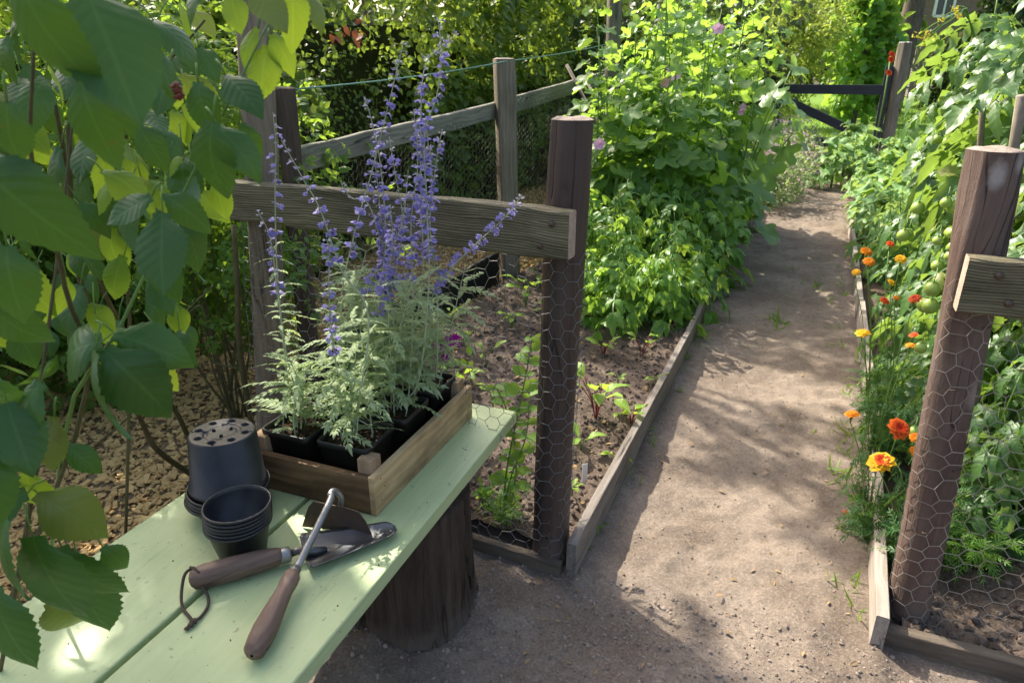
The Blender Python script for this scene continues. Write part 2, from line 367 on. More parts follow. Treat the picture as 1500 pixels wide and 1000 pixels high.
MT['plank'] = wood_mat('old olive brown plank', (.06, .052, .03), (.30, .26, .165), 0, 75, .03, .75, ring=.4, ringscale=48, stain=.6, stain_col=(.05, .052, .025), bs=.9, bd=.006)
MT['endgrain'] = wood_mat('pink end grain', (.36, .255, .19), (.52, .39, .31), 1, 60, 1, .85, stain=.25)
MT['board'] = wood_mat('grey bed board', (.16, .135, .115), (.30, .265, .235), 0, 45, .05, .9, stain=.55, stain_col=(.12, .105, .08), bs=.6, crack=14)
MT['boardl'] = wood_mat('pale bed board', (.26, .22, .185), (.42, .37, .32), 0, 45, .05, .9, stain=.45, stain_col=(.20, .165, .13), bs=.6, crack=14)
MT['boardd'] = wood_mat('dark low board', (.085, .066, .05), (.19, .155, .12), 0, 45, .05, .9, stain=.5, bs=.6)
MT['black'] = plain('black plastic edging', (.012, .014, .013), .5, .4, var=.4, var_col=(.03, .032, .03), bs=.4, bd=.01)
MT['pot'] = plain('black plastic pot', (.013, .015, .021), .38, .45, var=.75, scale=11, var_col=(.050, .047, .045), bs=.08)
MT['pot2'] = plain('matt black plastic pot', (.010, .011, .012), .45, .4, var=.5, scale=14, var_col=(.03, .03, .03), bs=.05)
MT['crate'] = wood_mat('golden crate wood', (.40, .26, .12), (.68, .50, .28), 0, 38, .05, .75, ring=.3, ringscale=14, stain=.85, stain_col=(.085, .048, .027), bs=.4, mottle=9)
MT['crated'] = wood_mat('scorched crate wood', (.12, .07, .035), (.36, .225, .11), 0, 38, .06, .75, ring=.35, ringscale=12, stain=.75, stain_col=(.045, .026, .018), bs=.4, mottle=9)
MT['cratep'] = wood_mat('crate corner wood', (.27, .17, .095), (.46, .33, .21), 2, 50, .06, .8, stain=.35, bs=.4)
MT['handle'] = wood_mat('worn tool handle wood', (.125, .075, .055), (.27, .18, .135), 0, 60, .06, .55, ring=.3, ringscale=24, stain=.6, stain_col=(.065, .037, .027), bs=.45, spec=.35, crack=30)
MT['steel'] = plain('worn grey steel', (.36, .36, .36), .42, .5, .85, var=.6, scale=25, var_col=(.16, .14, .13), bs=.3)
MT['blue'] = plain('blue grey tool steel', (.10, .112, .13), .45, .5, .75, var=.85, scale=16, var_col=(.12, .095, .075), bs=.2)
MT['rust'] = plain('brown rusted steel', (.13, .09, .07), .55, .4, .5, var=.6, scale=30, var_col=(.06, .04, .032), bs=.3)
MT['leather'] = plain('leather cord', (.09, .065, .05), .8, .2)
MT['wire'] = plain('galvanised wire', (.22, .215, .20), .6, .35, .2, var=.4, bs=0)
MT['wireb'] = plain('bright galvanised wire', (.36, .335, .30), .55, .4, .1, var=.7, scale=9, var_col=(.17, .11, .07), bs=0)
MT['wired'] = plain('dark galvanised wire', (.13, .13, .12), .6, .3, .3, var=.3, bs=0)
MT['gwire'] = plain('green coated wire', (.16, .33, .24), .5, .4, bs=0)
MT['gate'] = wood_mat('dark gate paint', (.035, .037, .042), (.06, .064, .072), 0, 40, .05, .5, stain=.2, bs=.2)
MT['brick'] = None
MT['white'] = plain('white paint', (.75, .75, .72), .5, .4, var=.1)
MT['label'] = plain('white plastic label', (.72, .71, .68), .5, .4, var=.15)
MT['glass'] = plain('dark window glass', (.05, .06, .07), .08, .6, var=.2, bs=0)
MT['roof'] = plain('dark roof tiles', (.07, .055, .05), .8, .2, var=.5, scale=6)
MT['path'] = soil_mat('sandy trodden soil', (.146, .115, .090), (.262, .213, .170), (.104, .081, .063), 2.6, .6, 130, .010)
MT['bed'] = soil_mat('dark bed soil', (.088, .066, .052), (.165, .126, .10), (.052, .04, .03), 4, .9, 110, .012)
MT['chipbase'] = soil_mat('soil under chips', (.20, .145, .085), (.36, .26, .15), (.12, .085, .05), 4, .8)
MT['earth'] = soil_mat('garden earth', (.05, .045, .03), (.09, .08, .05), (.03, .035, .02), 2, .5, 60)
MT['lawn'] = soil_mat('lawn turf', (.09, .17, .03), (.15, .25, .04), (.06, .12, .02), 2, .5, 60)
MT['chip'] = plain('wood chip', (.60, .40, .17), .85, .15, var=.3, scale=20, island=.35, var_col=(.2, .13, .07))
MT['crumb'] = plain('soil crumb', (.10, .078, .063), .95, .1, var=.4, island=.9)
MT['crumbl'] = plain('dry soil crumb', (.20, .163, .133), .95, .1, var=.4, island=.9)
MT['potsoil'] = soil_mat('potting compost', (.04, .026, .018), (.10, .07, .045), (.02, .014, .01), 30, 1, 250)
MT['litter'] = plain('dry leaf litter', (.25, .17, .09), .85, .15, var=.4, island=.6)
MT['slate'] = plain('stake wood', (.25, .21, .16), .8, .2, var=.5)
def brick_mat():
    m = newmat('brown brick'); t = NT(m); o = t.mapping(t.coord('Object'), rot=(PI/2, 0, 0))
    b = t.n('TexBrick', Vector=o, Color1=(.15, .10, .08), Color2=(.19, .13, .105), Mortar=(.3, .27, .24), Scale=4.0, Mortar__Size=.012)
    t.out(t.pbsdf(b.outputs[0], .9, .1)); return m
MT['brick'] = brick_mat()
A_ = rad(23.5); PD = Vector((math.sin(A_), math.cos(A_), 0)); PR = Vector((math.cos(A_), -math.sin(A_), 0)); P0 = Vector((.184, 1.678, 0))
# ------------------------------------------------------------------ camera, sun, sky
cam = bpy.data.cameras.new('camera'); co = bpy.data.objects.new('camera', cam); COL.objects.link(co)
co.location = (0, 0, H); co.rotation_euler = (PI/2-PT, 0, 0); cam.sensor_width = 36; cam.lens = 36*F/1500; cam.clip_end = 500; cam.clip_start = .02
cam.dof.use_dof = True; cam.dof.focus_distance = 1.85; cam.dof.aperture_fstop = 8.0
sc.camera = co
SUN_EL, SUN_AZ = rad(44), math.atan2(-.62, .80)         # towards the sun: behind the hedge on the left
sdir = Vector((math.sin(SUN_AZ)*math.cos(SUN_EL), math.cos(SUN_AZ)*math.cos(SUN_EL), math.sin(SUN_EL)))
sl = bpy.data.lights.new('sun', 'SUN'); sl.energy = 4.1; sl.angle = rad(.55); sl.color = (1, .93, .80)
so = bpy.data.objects.new('sun', sl); COL.objects.link(so); so.rotation_euler = (-sdir).to_track_quat('-Z', 'Y').to_euler(); so.location = sdir*20
w = bpy.data.worlds.new('World'); sc.world = w; w.use_nodes = True; wt = w.node_tree
sk = wt.nodes.new('ShaderNodeTexSky'); sk.sky_type = 'NISHITA'; sk.sun_disc = False; sk.sun_elevation = SUN_EL; sk.sun_rotation = SUN_AZ; sk.air_density = 1.0; sk.dust_density = 5.0; sk.ozone_density = 0.25
bg = wt.nodes['Background']; bg.inputs[1].default_value = .15; wt.links.new(sk.outputs[0], bg.inputs[0])
sc.view_settings.view_transform = 'Standard'; sc.view_settings.look = 'None'; sc.view_settings.exposure = 1.24; sc.view_settings.gamma = 1
sc.render.engine = 'CYCLES'; cy = sc.cycles
cy.max_bounces = 7; cy.diffuse_bounces = 4; cy.glossy_bounces = 2; cy.transmission_bounces = 4; cy.transparent_max_bounces = 4; cy.use_denoising = True; cy.sample_clamp_indirect = 6; cy.caustics_reflective = False; cy.caustics_refractive = False
try: cy.denoiser = 'OPENIMAGEDENOISE'; cy.denoising_input_passes = 'RGB_ALBEDO_NORMAL'
except Exception: pass
# ------------------------------------------------------------------ ground sheets
def sheet(name, mat, s0, s1, c0, c1, step, hf, world=False):
    ns = max(2, int((s1-s0)/step)); nc = max(2, int((c1-c0)/step))
    S, Cc = np.meshgrid(np.linspace(s0, s1, ns), np.linspace(c0, c1, nc), indexing='ij')
    X = P0.x+PD.x*S+PR.x*Cc; Y = P0.y+PD.y*S+PR.y*Cc
    Z = hf(X, Y, S, Cc); b = MB(); i = np.arange(ns-1)[:, None]*nc+np.arange(nc-1)[None]
    q = np.stack([i, i+nc, i+nc+1, i+1], -1).reshape(-1, 4)[:, ::-1]
    b.add(np.stack([X, Y, Z], -1).reshape(-1, 3), q)
    return setting(b.build(name, mat))
b = MB(); b.add([(-150, -150, -.06), (150, -150, -.06), (150, 150, -.06), (-150, 150, -.06)], np.array([[0, 1, 2, 3]])); setting(b.build('ground', MT['earth']))
def path_h(X, Y, S, Cc):
    rut = np.where((Cc > 0) & (Cc < .85), .012*((Cc-.42)/.42)**2-.004, .0)
    return .022*fbm(X, Y, 3, 4)+.012*fbm(X, Y, 9, 3)+.010*fbm(X, Y, 24, 3)+rut
sheet('path', MT['path'], -2.2, 6.4, -1.2, 2.6, .018, path_h)
sheet('path_far', MT['path'], 6.4, 14, -2.5, 2.5, .06, path_h)
def bed_h(base): return lambda X, Y, S, Cc: base+.05*fbm(X, Y, 3, 3)+.022*np.abs(fbm(X, Y, 13, 4, .6))+.018*fbm(X, Y, 45, 2)
sheet('garden_bed', MT['bed'], .07, 6.6, -1.36, -.035, .016, bed_h(.045))
sheet('garden_bed', MT['bed'], .115, 11.5, .90, 3.2, .018, bed_h(.03))
def chip_h(X, Y, S, Cc): return .015+.04*fbm(X, Y, 2.2, 3)
sheet('chip_path', MT['chipbase'], -1.5, 9.5, -3.6, -1.38, .05, chip_h)
sheet('lawn', MT['lawn'], 14, 60, -25, 30, 1.0, lambda X, Y, S, Cc: -.02+.15*fbm(X, Y, .15, 2))
# ------------------------------------------------------------------ bench
BE = rad(21.3); be = Vector((math.sin(BE), math.cos(BE), 0)); bn = Vector((math.cos(BE), -math.sin(BE), 0)); B0 = Vector((.015, 1.911, 0))
def bl(a, c, z): v = B0+be*a+bn*c; v.z = z; return v
bench = thing('garden_bench', 'pale green painted plank bench on a log stump', 'bench', (B0.x, B0.y, 0), PI/2-BE)   # local X along the bench, local -Y to the path side
for c0, c1 in ((-.314, 0.0), (-.63, -.328)):
    b = MB(); b.box((-.98, 0, 0), (.98, (c1-c0)/2, .02), bev=.004); b.build('plank', MT['bench'], bench, False, (0, -(c0+c1)/2, .43))
def batten(a0, a1):
    b = MB(); b.box((0, 0, 0), ((a1-a0)/2, .29, .017), bev=.003)
    n = 9
    for k in range(n): b.box((-(a1-a0)/2+(k+.5)*(a1-a0)/n, 0, -.0), ((a1-a0)/n*.3, .2935, .014), bev=.001)
    b.build('batten', MT['bench'], bench, False, ((a0+a1)/2, .315, .3925))
for a_s, c_s in [(a_, c_) for a_ in (-.12, -.27) for c_ in (.05, .26, .38, .57)]:
    b = MB(); b.lathe([(.0001, .0012), (.003, .0012), (.0042, .0004), (.0043, -.002)], 14); b.build('screw', MT['steel'], bench, True, (a_s, c_s, .4501))
batten(-.36, -.03); batten(-1.75, -1.45)
def stump(a, c, r, name='log_leg'):
    n = 150; zz = np.concatenate([[0, .012], np.linspace(.03, .355, 22), [.3745]]); th = np.arange(n)*2*PI/n
    rr = np.random.default_rng(5+abs(int(a*10))); cr = [(rr.uniform(0, 2*PI), rr.uniform(.012, .035), rr.uniform(.02, .05)) for _ in range(9)]
    V = []; q = []
    for i, z in enumerate(zz):
        rad_ = r*(1+.05*np.sin(2*th+.7)+.035*np.sin(5*th+1.3))*(1+.16*math.exp(-z/.06)*.7)+.006*fbm(th*3, np.full(n, z*2.), 2, 3)+.010*fbm(th*6, np.full(n, z*3+3.), 2, 4)
        for ph, wd, dp in cr:
            d = (th-ph-.10*math.sin(z*11+ph*3)-.05*math.sin(z*31+ph)+PI) % (2*PI)-PI; rad_ = rad_-dp*np.exp(-(d/wd)**2)*(.6+.4*math.sin(z*13+ph*7))
        V.append(np.stack([rad_*np.cos(th), rad_*np.sin(th), np.full(n, z)], 1))
    m = len(zz)
    for i in range(m-1):
        for j in range(n): q.append((i*n+j, i*n+(j+1) % n, (i+1)*n+(j+1) % n, (i+1)*n+j))
    b = MB(); b.add(np.concatenate(V), [np.array(q), np.array([[(m-1)*n+j for j in range(n)]])]); b.build(name, MT['stump'], bench, True, (a, -c, 0))
stump(-.405, -.165, .172); stump(-1.6, -.3, .17)
# ------------------------------------------------------------------ crate, square pots
CA = rad(21.7); cu = Vector((math.sin(CA), math.cos(CA), 0)); cv = Vector((-math.cos(CA), math.sin(CA), 0)); C0 = Vector((-.325, 1.366, .4502))
import bmesh as _bm
_m = _bm.new(); _bm.ops.create_icosphere(_m, subdivisions=1, radius=1); CLOD0 = (np.array([tuple(v.co) for v in _m.verts])*np.array([1, 1, .35]), np.array([[v.index for v in f.verts] for f in _m.faces]), np.zeros((len(_m.verts), 2))); _m.free()
crate = thing('wooden_crate', 'low scorched wooden crate of potted plants on the green bench', 'crate', C0, PI/2-CA)    # local X to the back, local Y to the left
L, W, hh, tk = .548, .385, .107, .009
def cbox(name, m, x0, x1, y0, y1, z0, z1, bev=.0018):
    b = MB(); b.box((0, 0, 0), ((x1-x0)/2, (y1-y0)/2, (z1-z0)/2), bev=bev); return b.build(name, m, crate, False, ((x0+x1)/2, (y0+y1)/2, (z0+z1)/2))
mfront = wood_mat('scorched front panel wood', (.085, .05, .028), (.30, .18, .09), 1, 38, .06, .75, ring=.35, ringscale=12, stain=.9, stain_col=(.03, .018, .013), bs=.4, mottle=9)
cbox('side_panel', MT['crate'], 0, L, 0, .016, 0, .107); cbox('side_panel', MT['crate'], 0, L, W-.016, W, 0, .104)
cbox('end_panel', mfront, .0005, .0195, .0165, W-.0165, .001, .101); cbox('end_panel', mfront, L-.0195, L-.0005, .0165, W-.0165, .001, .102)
cbox('base', MT['crate'], .02, L-.02, .0165, W-.0165, .0, .008)
for x in (.02, L-.062):
    for y in (.0165, W-.0565): cbox('corner_block', MT['cratep'], x, x+.042, y, y+.04, .0085, .137)
for (x, y, z, ax) in [(.028, -.0004, .03, 1), (.03, -.0004, .09, 1), (.045, -.0004, .06, 1), (L-.03, -.0004, .035, 1), (L-.028, -.0004, .092, 1), (-.0002, .03, .035, 0), (-.0002, .034, .085, 0), (-.0002, W-.035, .04, 0), (-.0002, W-.03, .088, 0)]:
    b = MB(); b.inst(CLOD0, [(x, y, z)], [(1, 0, 0)] if ax else [(0, 1, 0)], [(0, 1, 0)] if ax else [(1, 0, 0)], .0022); b.build('nail', MT['rust'], crate)
pots = []; potlab = {(0, 0): 'square black pot at the near right corner of the wooden crate', (0, 1): 'square black pot at the near left corner of the wooden crate',
    (1, 0): 'middle square black pot along the golden long side of the crate', (1, 1): 'middle square black pot along the crate side nearest the hedge',
    (2, 0): 'square black pot at the far right corner of the crate', (2, 1): 'square black pot at the far left corner of the crate'}
def square_pot():
    b = MB(); r0, r1, z1 = .056, .072, .138
    def ring(r, z, k=6, rc=.014):
        P = []
        for qx, qy, a0 in ((1, 1, 0), (-1, 1, 90), (-1, -1, 180), (1, -1, 270)):
            for j in range(k): a = rad(a0+90*j/(k-1)); P.append((qx*(r-rc)+rc*math.cos(a), qy*(r-rc)+rc*math.sin(a), z))
        return P
    prof = [(r0-.002, 0), (r0, .002), (.069, z1-.018), (r1, z1-.018), (r1+.001, z1-.002), (r1-.001, z1), (r1-.004, z1), (r1-.006, z1-.012), (r0-.003, .006)]
    V = []; [V.extend(ring(r, z)) for r, z in prof]; k = 24; q = []
    for i in range(len(prof)-1):
        for j in range(k): q.append((i*k+j, i*k+(j+1) % k, (i+1)*k+(j+1) % k, (i+1)*k+j))
    b.add(V, [np.array(q), np.array([list(range(k-1, -1, -1))]), np.array([[(len(prof)-1)*k+j for j in range(k)]])])
    return b
def pot_soil(seed):
    b = MB(); n = 34; g = np.linspace(-.0655, .0655, n); X, Y = np.meshgrid(g, g, indexing='ij')
    Z = .114+.010*fbm(X+seed, Y, 40, 3)+.012*(1-(X**2+Y**2)/.008)*.4; i = np.arange(n-1)[:, None]*n+np.arange(n-1)[None]
    b.add(np.stack([X, Y, Z], -1).reshape(-1, 3), np.stack([i, i+n, i+n+1, i+1], -1).reshape(-1, 4))
    N = 260; p = R.uniform(-.062, .062, (N, 3)); p[:, 2] = .119+.006*R.random(N)
    b.inst(CLOD, p, rdir(N), rdir(N), R.uniform(.0015, .005, N))
    return b
def clod():
    import bmesh
    bm = bmesh.new(); bmesh.ops.create_icosphere(bm, subdivisions=1, radius=1)
    V = np.array([tuple(v.co) for v in bm.verts]); V *= (1+.5*(np.random.default_rng(2).random((len(V), 1))-.5)); V[:, 2] *= .7
    Fa = np.array([[v.index for v in f.verts] for f in bm.faces]); bm.free(); return V, Fa, np.zeros((len(V), 2))
CLOD = clod()
POTC = {}
for i in range(3):
    for j in range(2):
        x = .02+.0845+i*.1695; y = .0165+.088+j*.176
        if (i, j) == (0, 0): x += .006; y += .012
        wp = C0+cu*x+cv*y; wp.z = C0.z+.0125
        p = thing('plant_pot', potlab[(i, j)], 'plant pot', wp, PI/2-CA+[.03, -.02, .02, -.03, .01, .04][i*2+j], 'square pots in the wooden crate')
        square_pot().build('pot_body', MT['pot2'], p, True); pot_soil(i*3+j).build('soil', MT['potsoil'], p, True); POTC[(i, j)] = wp+Vector((0, 0, .122))
# ------------------------------------------------------------------ round pots
def round_pot(rb, rt, h, lip=.012, th=.0022, groove=True):
    b = MB(); s = lambda z: rb+(rt-.003-rb)*z/h
    prof = [(rb-.012, .003), (rb-.003, .0), (rb, .002), (s(h-lip), h-lip), (rt, h-lip), (rt+.001, h-lip*.5), (rt, h-.001), (rt-.002, h), (rt-.0045, h-.002), (s(h-lip)-th, h-lip-.004), (rb-th, .008), (.002, .008)]
    b.lathe(prof, 64); return b
def big_inverted(rb, rt, h):        # upside-down pot: base uppermost, with its drain holes and raised pattern
    b = MB(); s = lambda z: rb+(rt-.003-rb)*(h-z)/h; lip = .014
    prof = [(rt-.004, 0), (rt, .001), (rt+.001, lip*.5), (rt, lip), (s(lip), lip), (rb+.001, h-.004), (rb-.002, h-.0005), (rb-.005, h)]
    b.lathe(prof, 96)
    b.lathe([(rt-.006, .001), (s(lip)-.004, lip), (rb-.004, h-.006)], 48)
    nr, nth = 30, 160; r = np.linspace(.0, rb-.005, nr); t = np.arange(nth)*2*PI/nth; Rr, T = np.meshgrid(r, t, indexing='ij'); X = Rr*np.cos(T); Y = Rr*np.sin(T)
    Z = np.full_like(X, h)
    ch = (np.abs(Rr-rb*.50) < rb*.07) & (np.sin(T*2+.6) > -.35); ch |= (np.abs(np.sin(T*2+.9))*Rr < .0035) & (Rr > rb*.5) & (np.cos(T*4) > -.2)
    Z = np.where(ch, h-.0045, Z); Z = np.where(Rr < rb*.43, h-.002, Z)
    holes = [(rb*.74*math.cos(a), rb*.74*math.sin(a), rb*.115) for a in np.arange(8)*PI/4+.25]+[(rb*.30*math.cos(a), rb*.30*math.sin(a), rb*.05) for a in (.3, 2.4, 4.5)]
    q = []
    keep = np.ones_like(X, bool)
    for hx, hy, hr in holes: keep &= ((X-hx)**2+(Y-hy)**2) > hr*hr
    for i in range(nr-1):
        for j in range(nth):
            k = (j+1) % nth
            if keep[i, j] and keep[i+1, j] and keep[i, k] and keep[i+1, k]: q.append((i*nth+j, (i+1)*nth+j, (i+1)*nth+k, i*nth+k))
    b.add(np.stack([X, Y, Z], -1).reshape(-1, 3), np.array(q))
    for hx, hy, hr in holes: b.lathe([(hr*1.15, h+.0004), (hr*1.1, h+.0012), (hr*.95, h+.0004), (hr*.92, h-.012)], 20, (hx, hy, 0))
    return b
BP = Vector((-.690, 1.402, .4502)); ri = rad
labs = ['lowest of the four large black pots nested under the upturned pot', 'second from the bottom of the nested large black pots', 'third from the bottom of the nested large black pots', 'large black pot whose rim holds the upturned pot']
for k in range(4):
    t = thing('nursery_pot', labs[k], 'plant pot', BP+Vector((.002*k, .001*(k % 2), .0082*k)), k*.7, 'stack of large black pots'); round_pot(.070, .0965-.0004*k, .047, .007, .0013).build('pot_body', MT['pot'], t)
t = thing('nursery_pot', 'large upturned black pot with drain holes on top of its stack', 'plant pot', BP+Vector((.006, .003, .0665)), .5, 'stack of large black pots', rot=(rad(-1.5), rad(2), .5)); big_inverted(.0745, .0895, .142).build('pot_body', MT['pot'], t)
SP = Vector((-.598, 1.238, .4502))
labs = ['lowest small black pot touching the bench in its nested stack', 'second from the bottom of the small nested black pots', 'third from the bottom of the small nested black pots', 'third from the top of the small nested black pots', 'second from the top of the small nested black pots', 'uppermost small black pot open at the top of its stack']
for k in range(6):
    t = thing('nursery_pot', labs[k], 'plant pot', SP+Vector((.0008*k, .0005*(k % 3), .0088*k)), k*1.3, 'stack of small black pots'); round_pot(.050, .0710, .086, .0065, .0013).build('pot_body', MT['pot'], t)
# ------------------------------------------------------------------ trowel and hand hoe
TE = Vector((-.660, 1.119, .4502)); ta = math.atan2(.185, .395)
tr = thing('hand_trowel', 'garden trowel with a worn wooden handle and blue grey scoop blade', 'trowel', TE, ta)
b = MB(); b.lathe([(.004, -.003), (.014, 0), (.022, .008), (.0255, .03), (.0255, .09), (.023, .14), (.019, .172), (.016, .181), (.003, .1815)], 28)
V = b.V[0]; b.V[0] = np.stack([V[:, 2], V[:, 0], V[:, 1]], 1); b.build('handle', MT['handle'], tr, True, (0, 0, .026))
b = MB(); b.lathe([(.0165, .176), (.0172, .178), (.0165, .197), (.0120, .200), (.002, .2005)], 24); V = b.V[0]; b.V[0] = np.stack([V[:, 2], V[:, 0], V[:, 1]], 1); b.build('ferrule', MT['steel'], tr, True, (0, 0, .024))
b = MB(); b.tube([(.198, 0, .024), (.215, 0, .026), (.230, 0, .020), (.25, 0, .012), (.275, 0, .009)], [.0085, .0085, .010, .011, .006], 10); b.build('neck', MT['blue'], tr)
def scoop():
    nx, ny = 30, 13; V = []; top = []; bot = []
    for i in range(nx):
        u = i/(nx-1); x = .226+.208*u
        w_ = .064*min(1, (u/.02+.8) if u < .01 else 1)*(1-.62*u)*(1 if u < .88 else math.sqrt(max(.0, 1-((u-.88)/.125)**2.0)))
        w_ = max(w_, .003)
        for j in range(ny):
            v = -1+2*j/(ny-1); y = v*w_; z = .004+.013*abs(v)**1.8*(w_/.045)+.010*u*u
            if u < .04: z += .004*(1-u/.04)
            top.append((x, y, z+.0011)); bot.append((x, y, z-.0011))
    n = nx*ny; q = []
    for i in range(nx-1):
        for j in range(ny-1):
            a = i*ny+j; q.append((a, a+ny, a+ny+1, a+1)); q.append((n+a, n+a+1, n+a+ny+1, n+a+ny))
    for i in range(nx-1):
        a = i*ny; q.append((a, n+a, n+a+ny, a+ny)); a += ny-1; q.append((a, a+ny, n+a+ny, n+a))
    for j in range(ny-1): q.append((j, j+1, n+j+1, n+j)); a = (nx-1)*ny+j; q.append((a, n+a, n+a+1, a+1))
    b = MB(); b.add(top+bot, np.array(q)); return b
scoop().build('blade', MT['blue'], tr, True)
b = MB()
cp = spline([(.010, .024, .036), (-.008, .010, .036), (-.019, -.018, .014), (-.019, -.050, .004), (-.007, -.084, .004), (0, -.102, .004)], 30); b.tube(cp, .0032, 7)
cp = spline([(.02, -.025, .022), (.028, -.038, .006), (.027, -.068, .0045), (.013, -.092, .004), (0, -.102, .006)], 30); b.tube(cp, .0032, 7)
for p, r_ in (((0, -.102, .007), .0085), ((-.006, -.109, .006), .0075), ((-.013, -.114, .005), .006)): b.inst(CLOD, [p], (1, 0, 0), (0, 0, 1), r_)
b.tube([(.010, .020, .030), (.004, .014, .046), (.010, .004, .049), (.02, -.012, .045)], .003, 7)
b.build('cord', MT['leather'], tr)
HE = Vector((-.466, .928, .4502)); Hn = Vector((-.449, 1.115, 0)); ha = math.atan2(Hn.y-HE.y, Hn.x-HE.x)
ho = thing('hand_hoe', 'small hand hoe with a bent steel shaft lying across the trowel', 'hoe', HE, ha)
def hl(v):                                  # world -> hoe local
    d = Vector(v)-HE; c, s = math.cos(-ha), math.sin(-ha); return Vector((d.x*c-d.y*s, d.x*s+d.y*c, d.z))
b = MB(); pr = [(.003, -.002), (.012, 0), (.0195, .008), (.0225, .03), (.0235, .055), (.0215, .09), (.018, .125), (.0165, .15), (.0185, .172), (.0175, .187), (.0125, .196), (.002, .1965)]
b.lathe(pr, 28); V = b.V[0]; rise = .016; b.V[0] = np.stack([V[:, 2], V[:, 0], V[:, 1]+V[:, 2]/.196*rise], 1); b.build('handle', MT['handle'], ho, True, (0, 0, .0235))
b = MB(); b.lathe([(.0118, .186), (.0122, .188), (.0118, .209), (.009, .211)], 20); V = b.V[0]; b.V[0] = np.stack([V[:, 2], V[:, 0], V[:, 1]+V[:, 2]/.196*rise], 1); b.build('ferrule', MT['steel'], ho, True, (0, 0, .0235))
apex = hl((-.411, 1.318, .556)); pt = hl((-.396, 1.318, .512))
sh = [(.19, 0, .0395), (.22, 0, .0425)]
sp_ = spline([Vector((.20, 0, .040)), Vector((.235, apex.y*.25, .049)), apex+Vector((-.03, -.004, -.010)), apex+Vector((-.010, -.001, -.001)), apex+Vector((.004, -.006, -.002)), pt+Vector((.008, -.002, .022)), pt+Vector((.005, 0, .002)), pt+Vector((.004, 0, -.012))], 56)
rr_ = np.interp(np.linspace(0, 1, len(sp_)), [0, .1, .5, 1], [.009, .0085, .0072, .006]); b = MB(); b.tube(sp_, rr_, 12); b.build('shaft', MT['steel'], ho)
b = MB(); c1 = hl((-.492, 1.326, .4535)); c2 = hl((-.322, 1.288, .462)); c3 = hl((-.344, 1.294, .521)); c4 = hl((-.463, 1.320, .529))
P4 = [c1, c1.lerp(c2, .33), c1.lerp(c2, .66), c2, c2.lerp(c3, .55), c3.lerp(c2, .08)+(c4-c3)*.05, c3.lerp(c4, .3), c4.lerp(c3, .3), c4.lerp(c3, .06), c4.lerp(c1, .25)]
nn = (c2-c1).cross(c4-c1).normalized()*.0014; k = len(P4)
b.add([tuple(p+nn) for p in P4]+[tuple(p-nn) for p in P4], [np.array([list(range(k)), list(range(2*k-1, k-1, -1))]), np.array([(i, k+i, k+(i+1) % k, (i+1) % k) for i in range(k)])]); b.build('blade', MT['rust'], ho, False)
# ------------------------------------------------------------------ fences
def post(name, label, mat, base, top, r, capmat=None, square=False, wob=.0, grp=None, cat='post'):
    t = thing(name, label, cat, base, 0, grp); top = Vector(top)-Vector(base); b = MB(); n = 15; k = 40 if not square else 24; V = []
    th = np.arange(k)*2*PI/k; 
    for i in range(n):
        f = i/(n-1); c = top*f; rr = r*(1-.03*f)+.006*fbm(np.cos(th)*1.2+base[0]*5, np.sin(th)*1.2+f*2.2, 2, 4)*(r/.05); c = c+Vector((math.sin(f*3.1+base[1]*9)*.004, math.cos(f*2.7+base[0]*9)*.003, 0))*min(1, f*4)
        if square: p = 6.0; g = (np.abs(np.cos(th))**p+np.abs(np.sin(th))**p)**(-1/p); rr = rr*g
        rr = rr*(1 if i < n-1 else .97)
        V.append(np.stack([c.x+rr*np.cos(th+.3), c.y+rr*np.sin(th+.3), np.full(k, c.z)], 1))
    V.insert(0, V[0]-np.array([0, 0, .06])); n += 1
    q = [(i*k+j, i*k+(j+1) % k, (i+1)*k+(j+1) % k, (i+1)*k+j) for i in range(n-1) for j in range(k)]
    b.add(np.concatenate(V), np.array(q)); b.build('shaft', mat, t)
    b = MB(); Tp = V[-1]; In = (Tp-Tp.mean(0))*.72+Tp.mean(0); In[:, 2] += .005+.002*np.sin(th*3); cc = Tp.mean(0)+np.array([0, 0, .006])
    b.add(np.concatenate([Tp, In, [cc]]), [np.array([(j, (j+1) % k, k+(j+1) % k, k+j) for j in range(k)]), np.array([(k+j, k+(j+1) % k, 2*k) for j in range(k)])]); b.build('top_face', capmat or mat, t)
    return t
LPb, LPt = Vector((.119, 1.765, 0)), Vector((.150, 1.775, 1.333))
RPb, RPt = Vector((1.122, 1.512, 0)), Vector((1.043, 1.512, 1.287))
P1b, P1t = Vector((-.895, 2.19, 0)), Vector((-.735, 2.19, 1.72))
P2b, P2t = Vector((-.93, 2.86, 0)), Vector((-.895, 2.86, 1.376))
FPb, FPt = Vector((-.012, 4.77, 0)), Vector((-.058, 4.77, 1.505))
P3b, P3t = Vector((.97, 7.05, 0)), Vector((.95, 7.05, 2.3))
post('fence_post', 'dark tarred round post with a pale sawn top left of the path', MT['post'], LPb, LPt, .0565, MT['cut'])
post('fence_post', 'leaning faded brown round post on the right of the path', MT['postr'], RPb, RPt, .055, MT['cut'])
post('fence_post', 'weathered grey post behind the crate, next to the raspberry leaves', wood_mat('weathered brown post', (.15, .118, .085), (.34, .275, .205), 2, 55, .04, .85, ring=.25, stain=.5, bs=.8, crack=14), P1b, P1t, .051, square=True)
post('fence_post', 'dark thin post at the near end of the rear rail', wood_mat('dark brown post', (.06, .043, .03), (.14, .105, .08), 2, 50, .05, .85, stain=.4), P2b, P2t, .043, square=True)
post('fence_post', 'squared grey weathered post in front of the hedge and rear rail', wood_mat('weathered brown grey post', (.17, .135, .095), (.36, .30, .225), 2, 50, .04, .85, ring=.25, stain=.45, bs=.8), FPb, FPt, .066, MT['cut'], square=True)
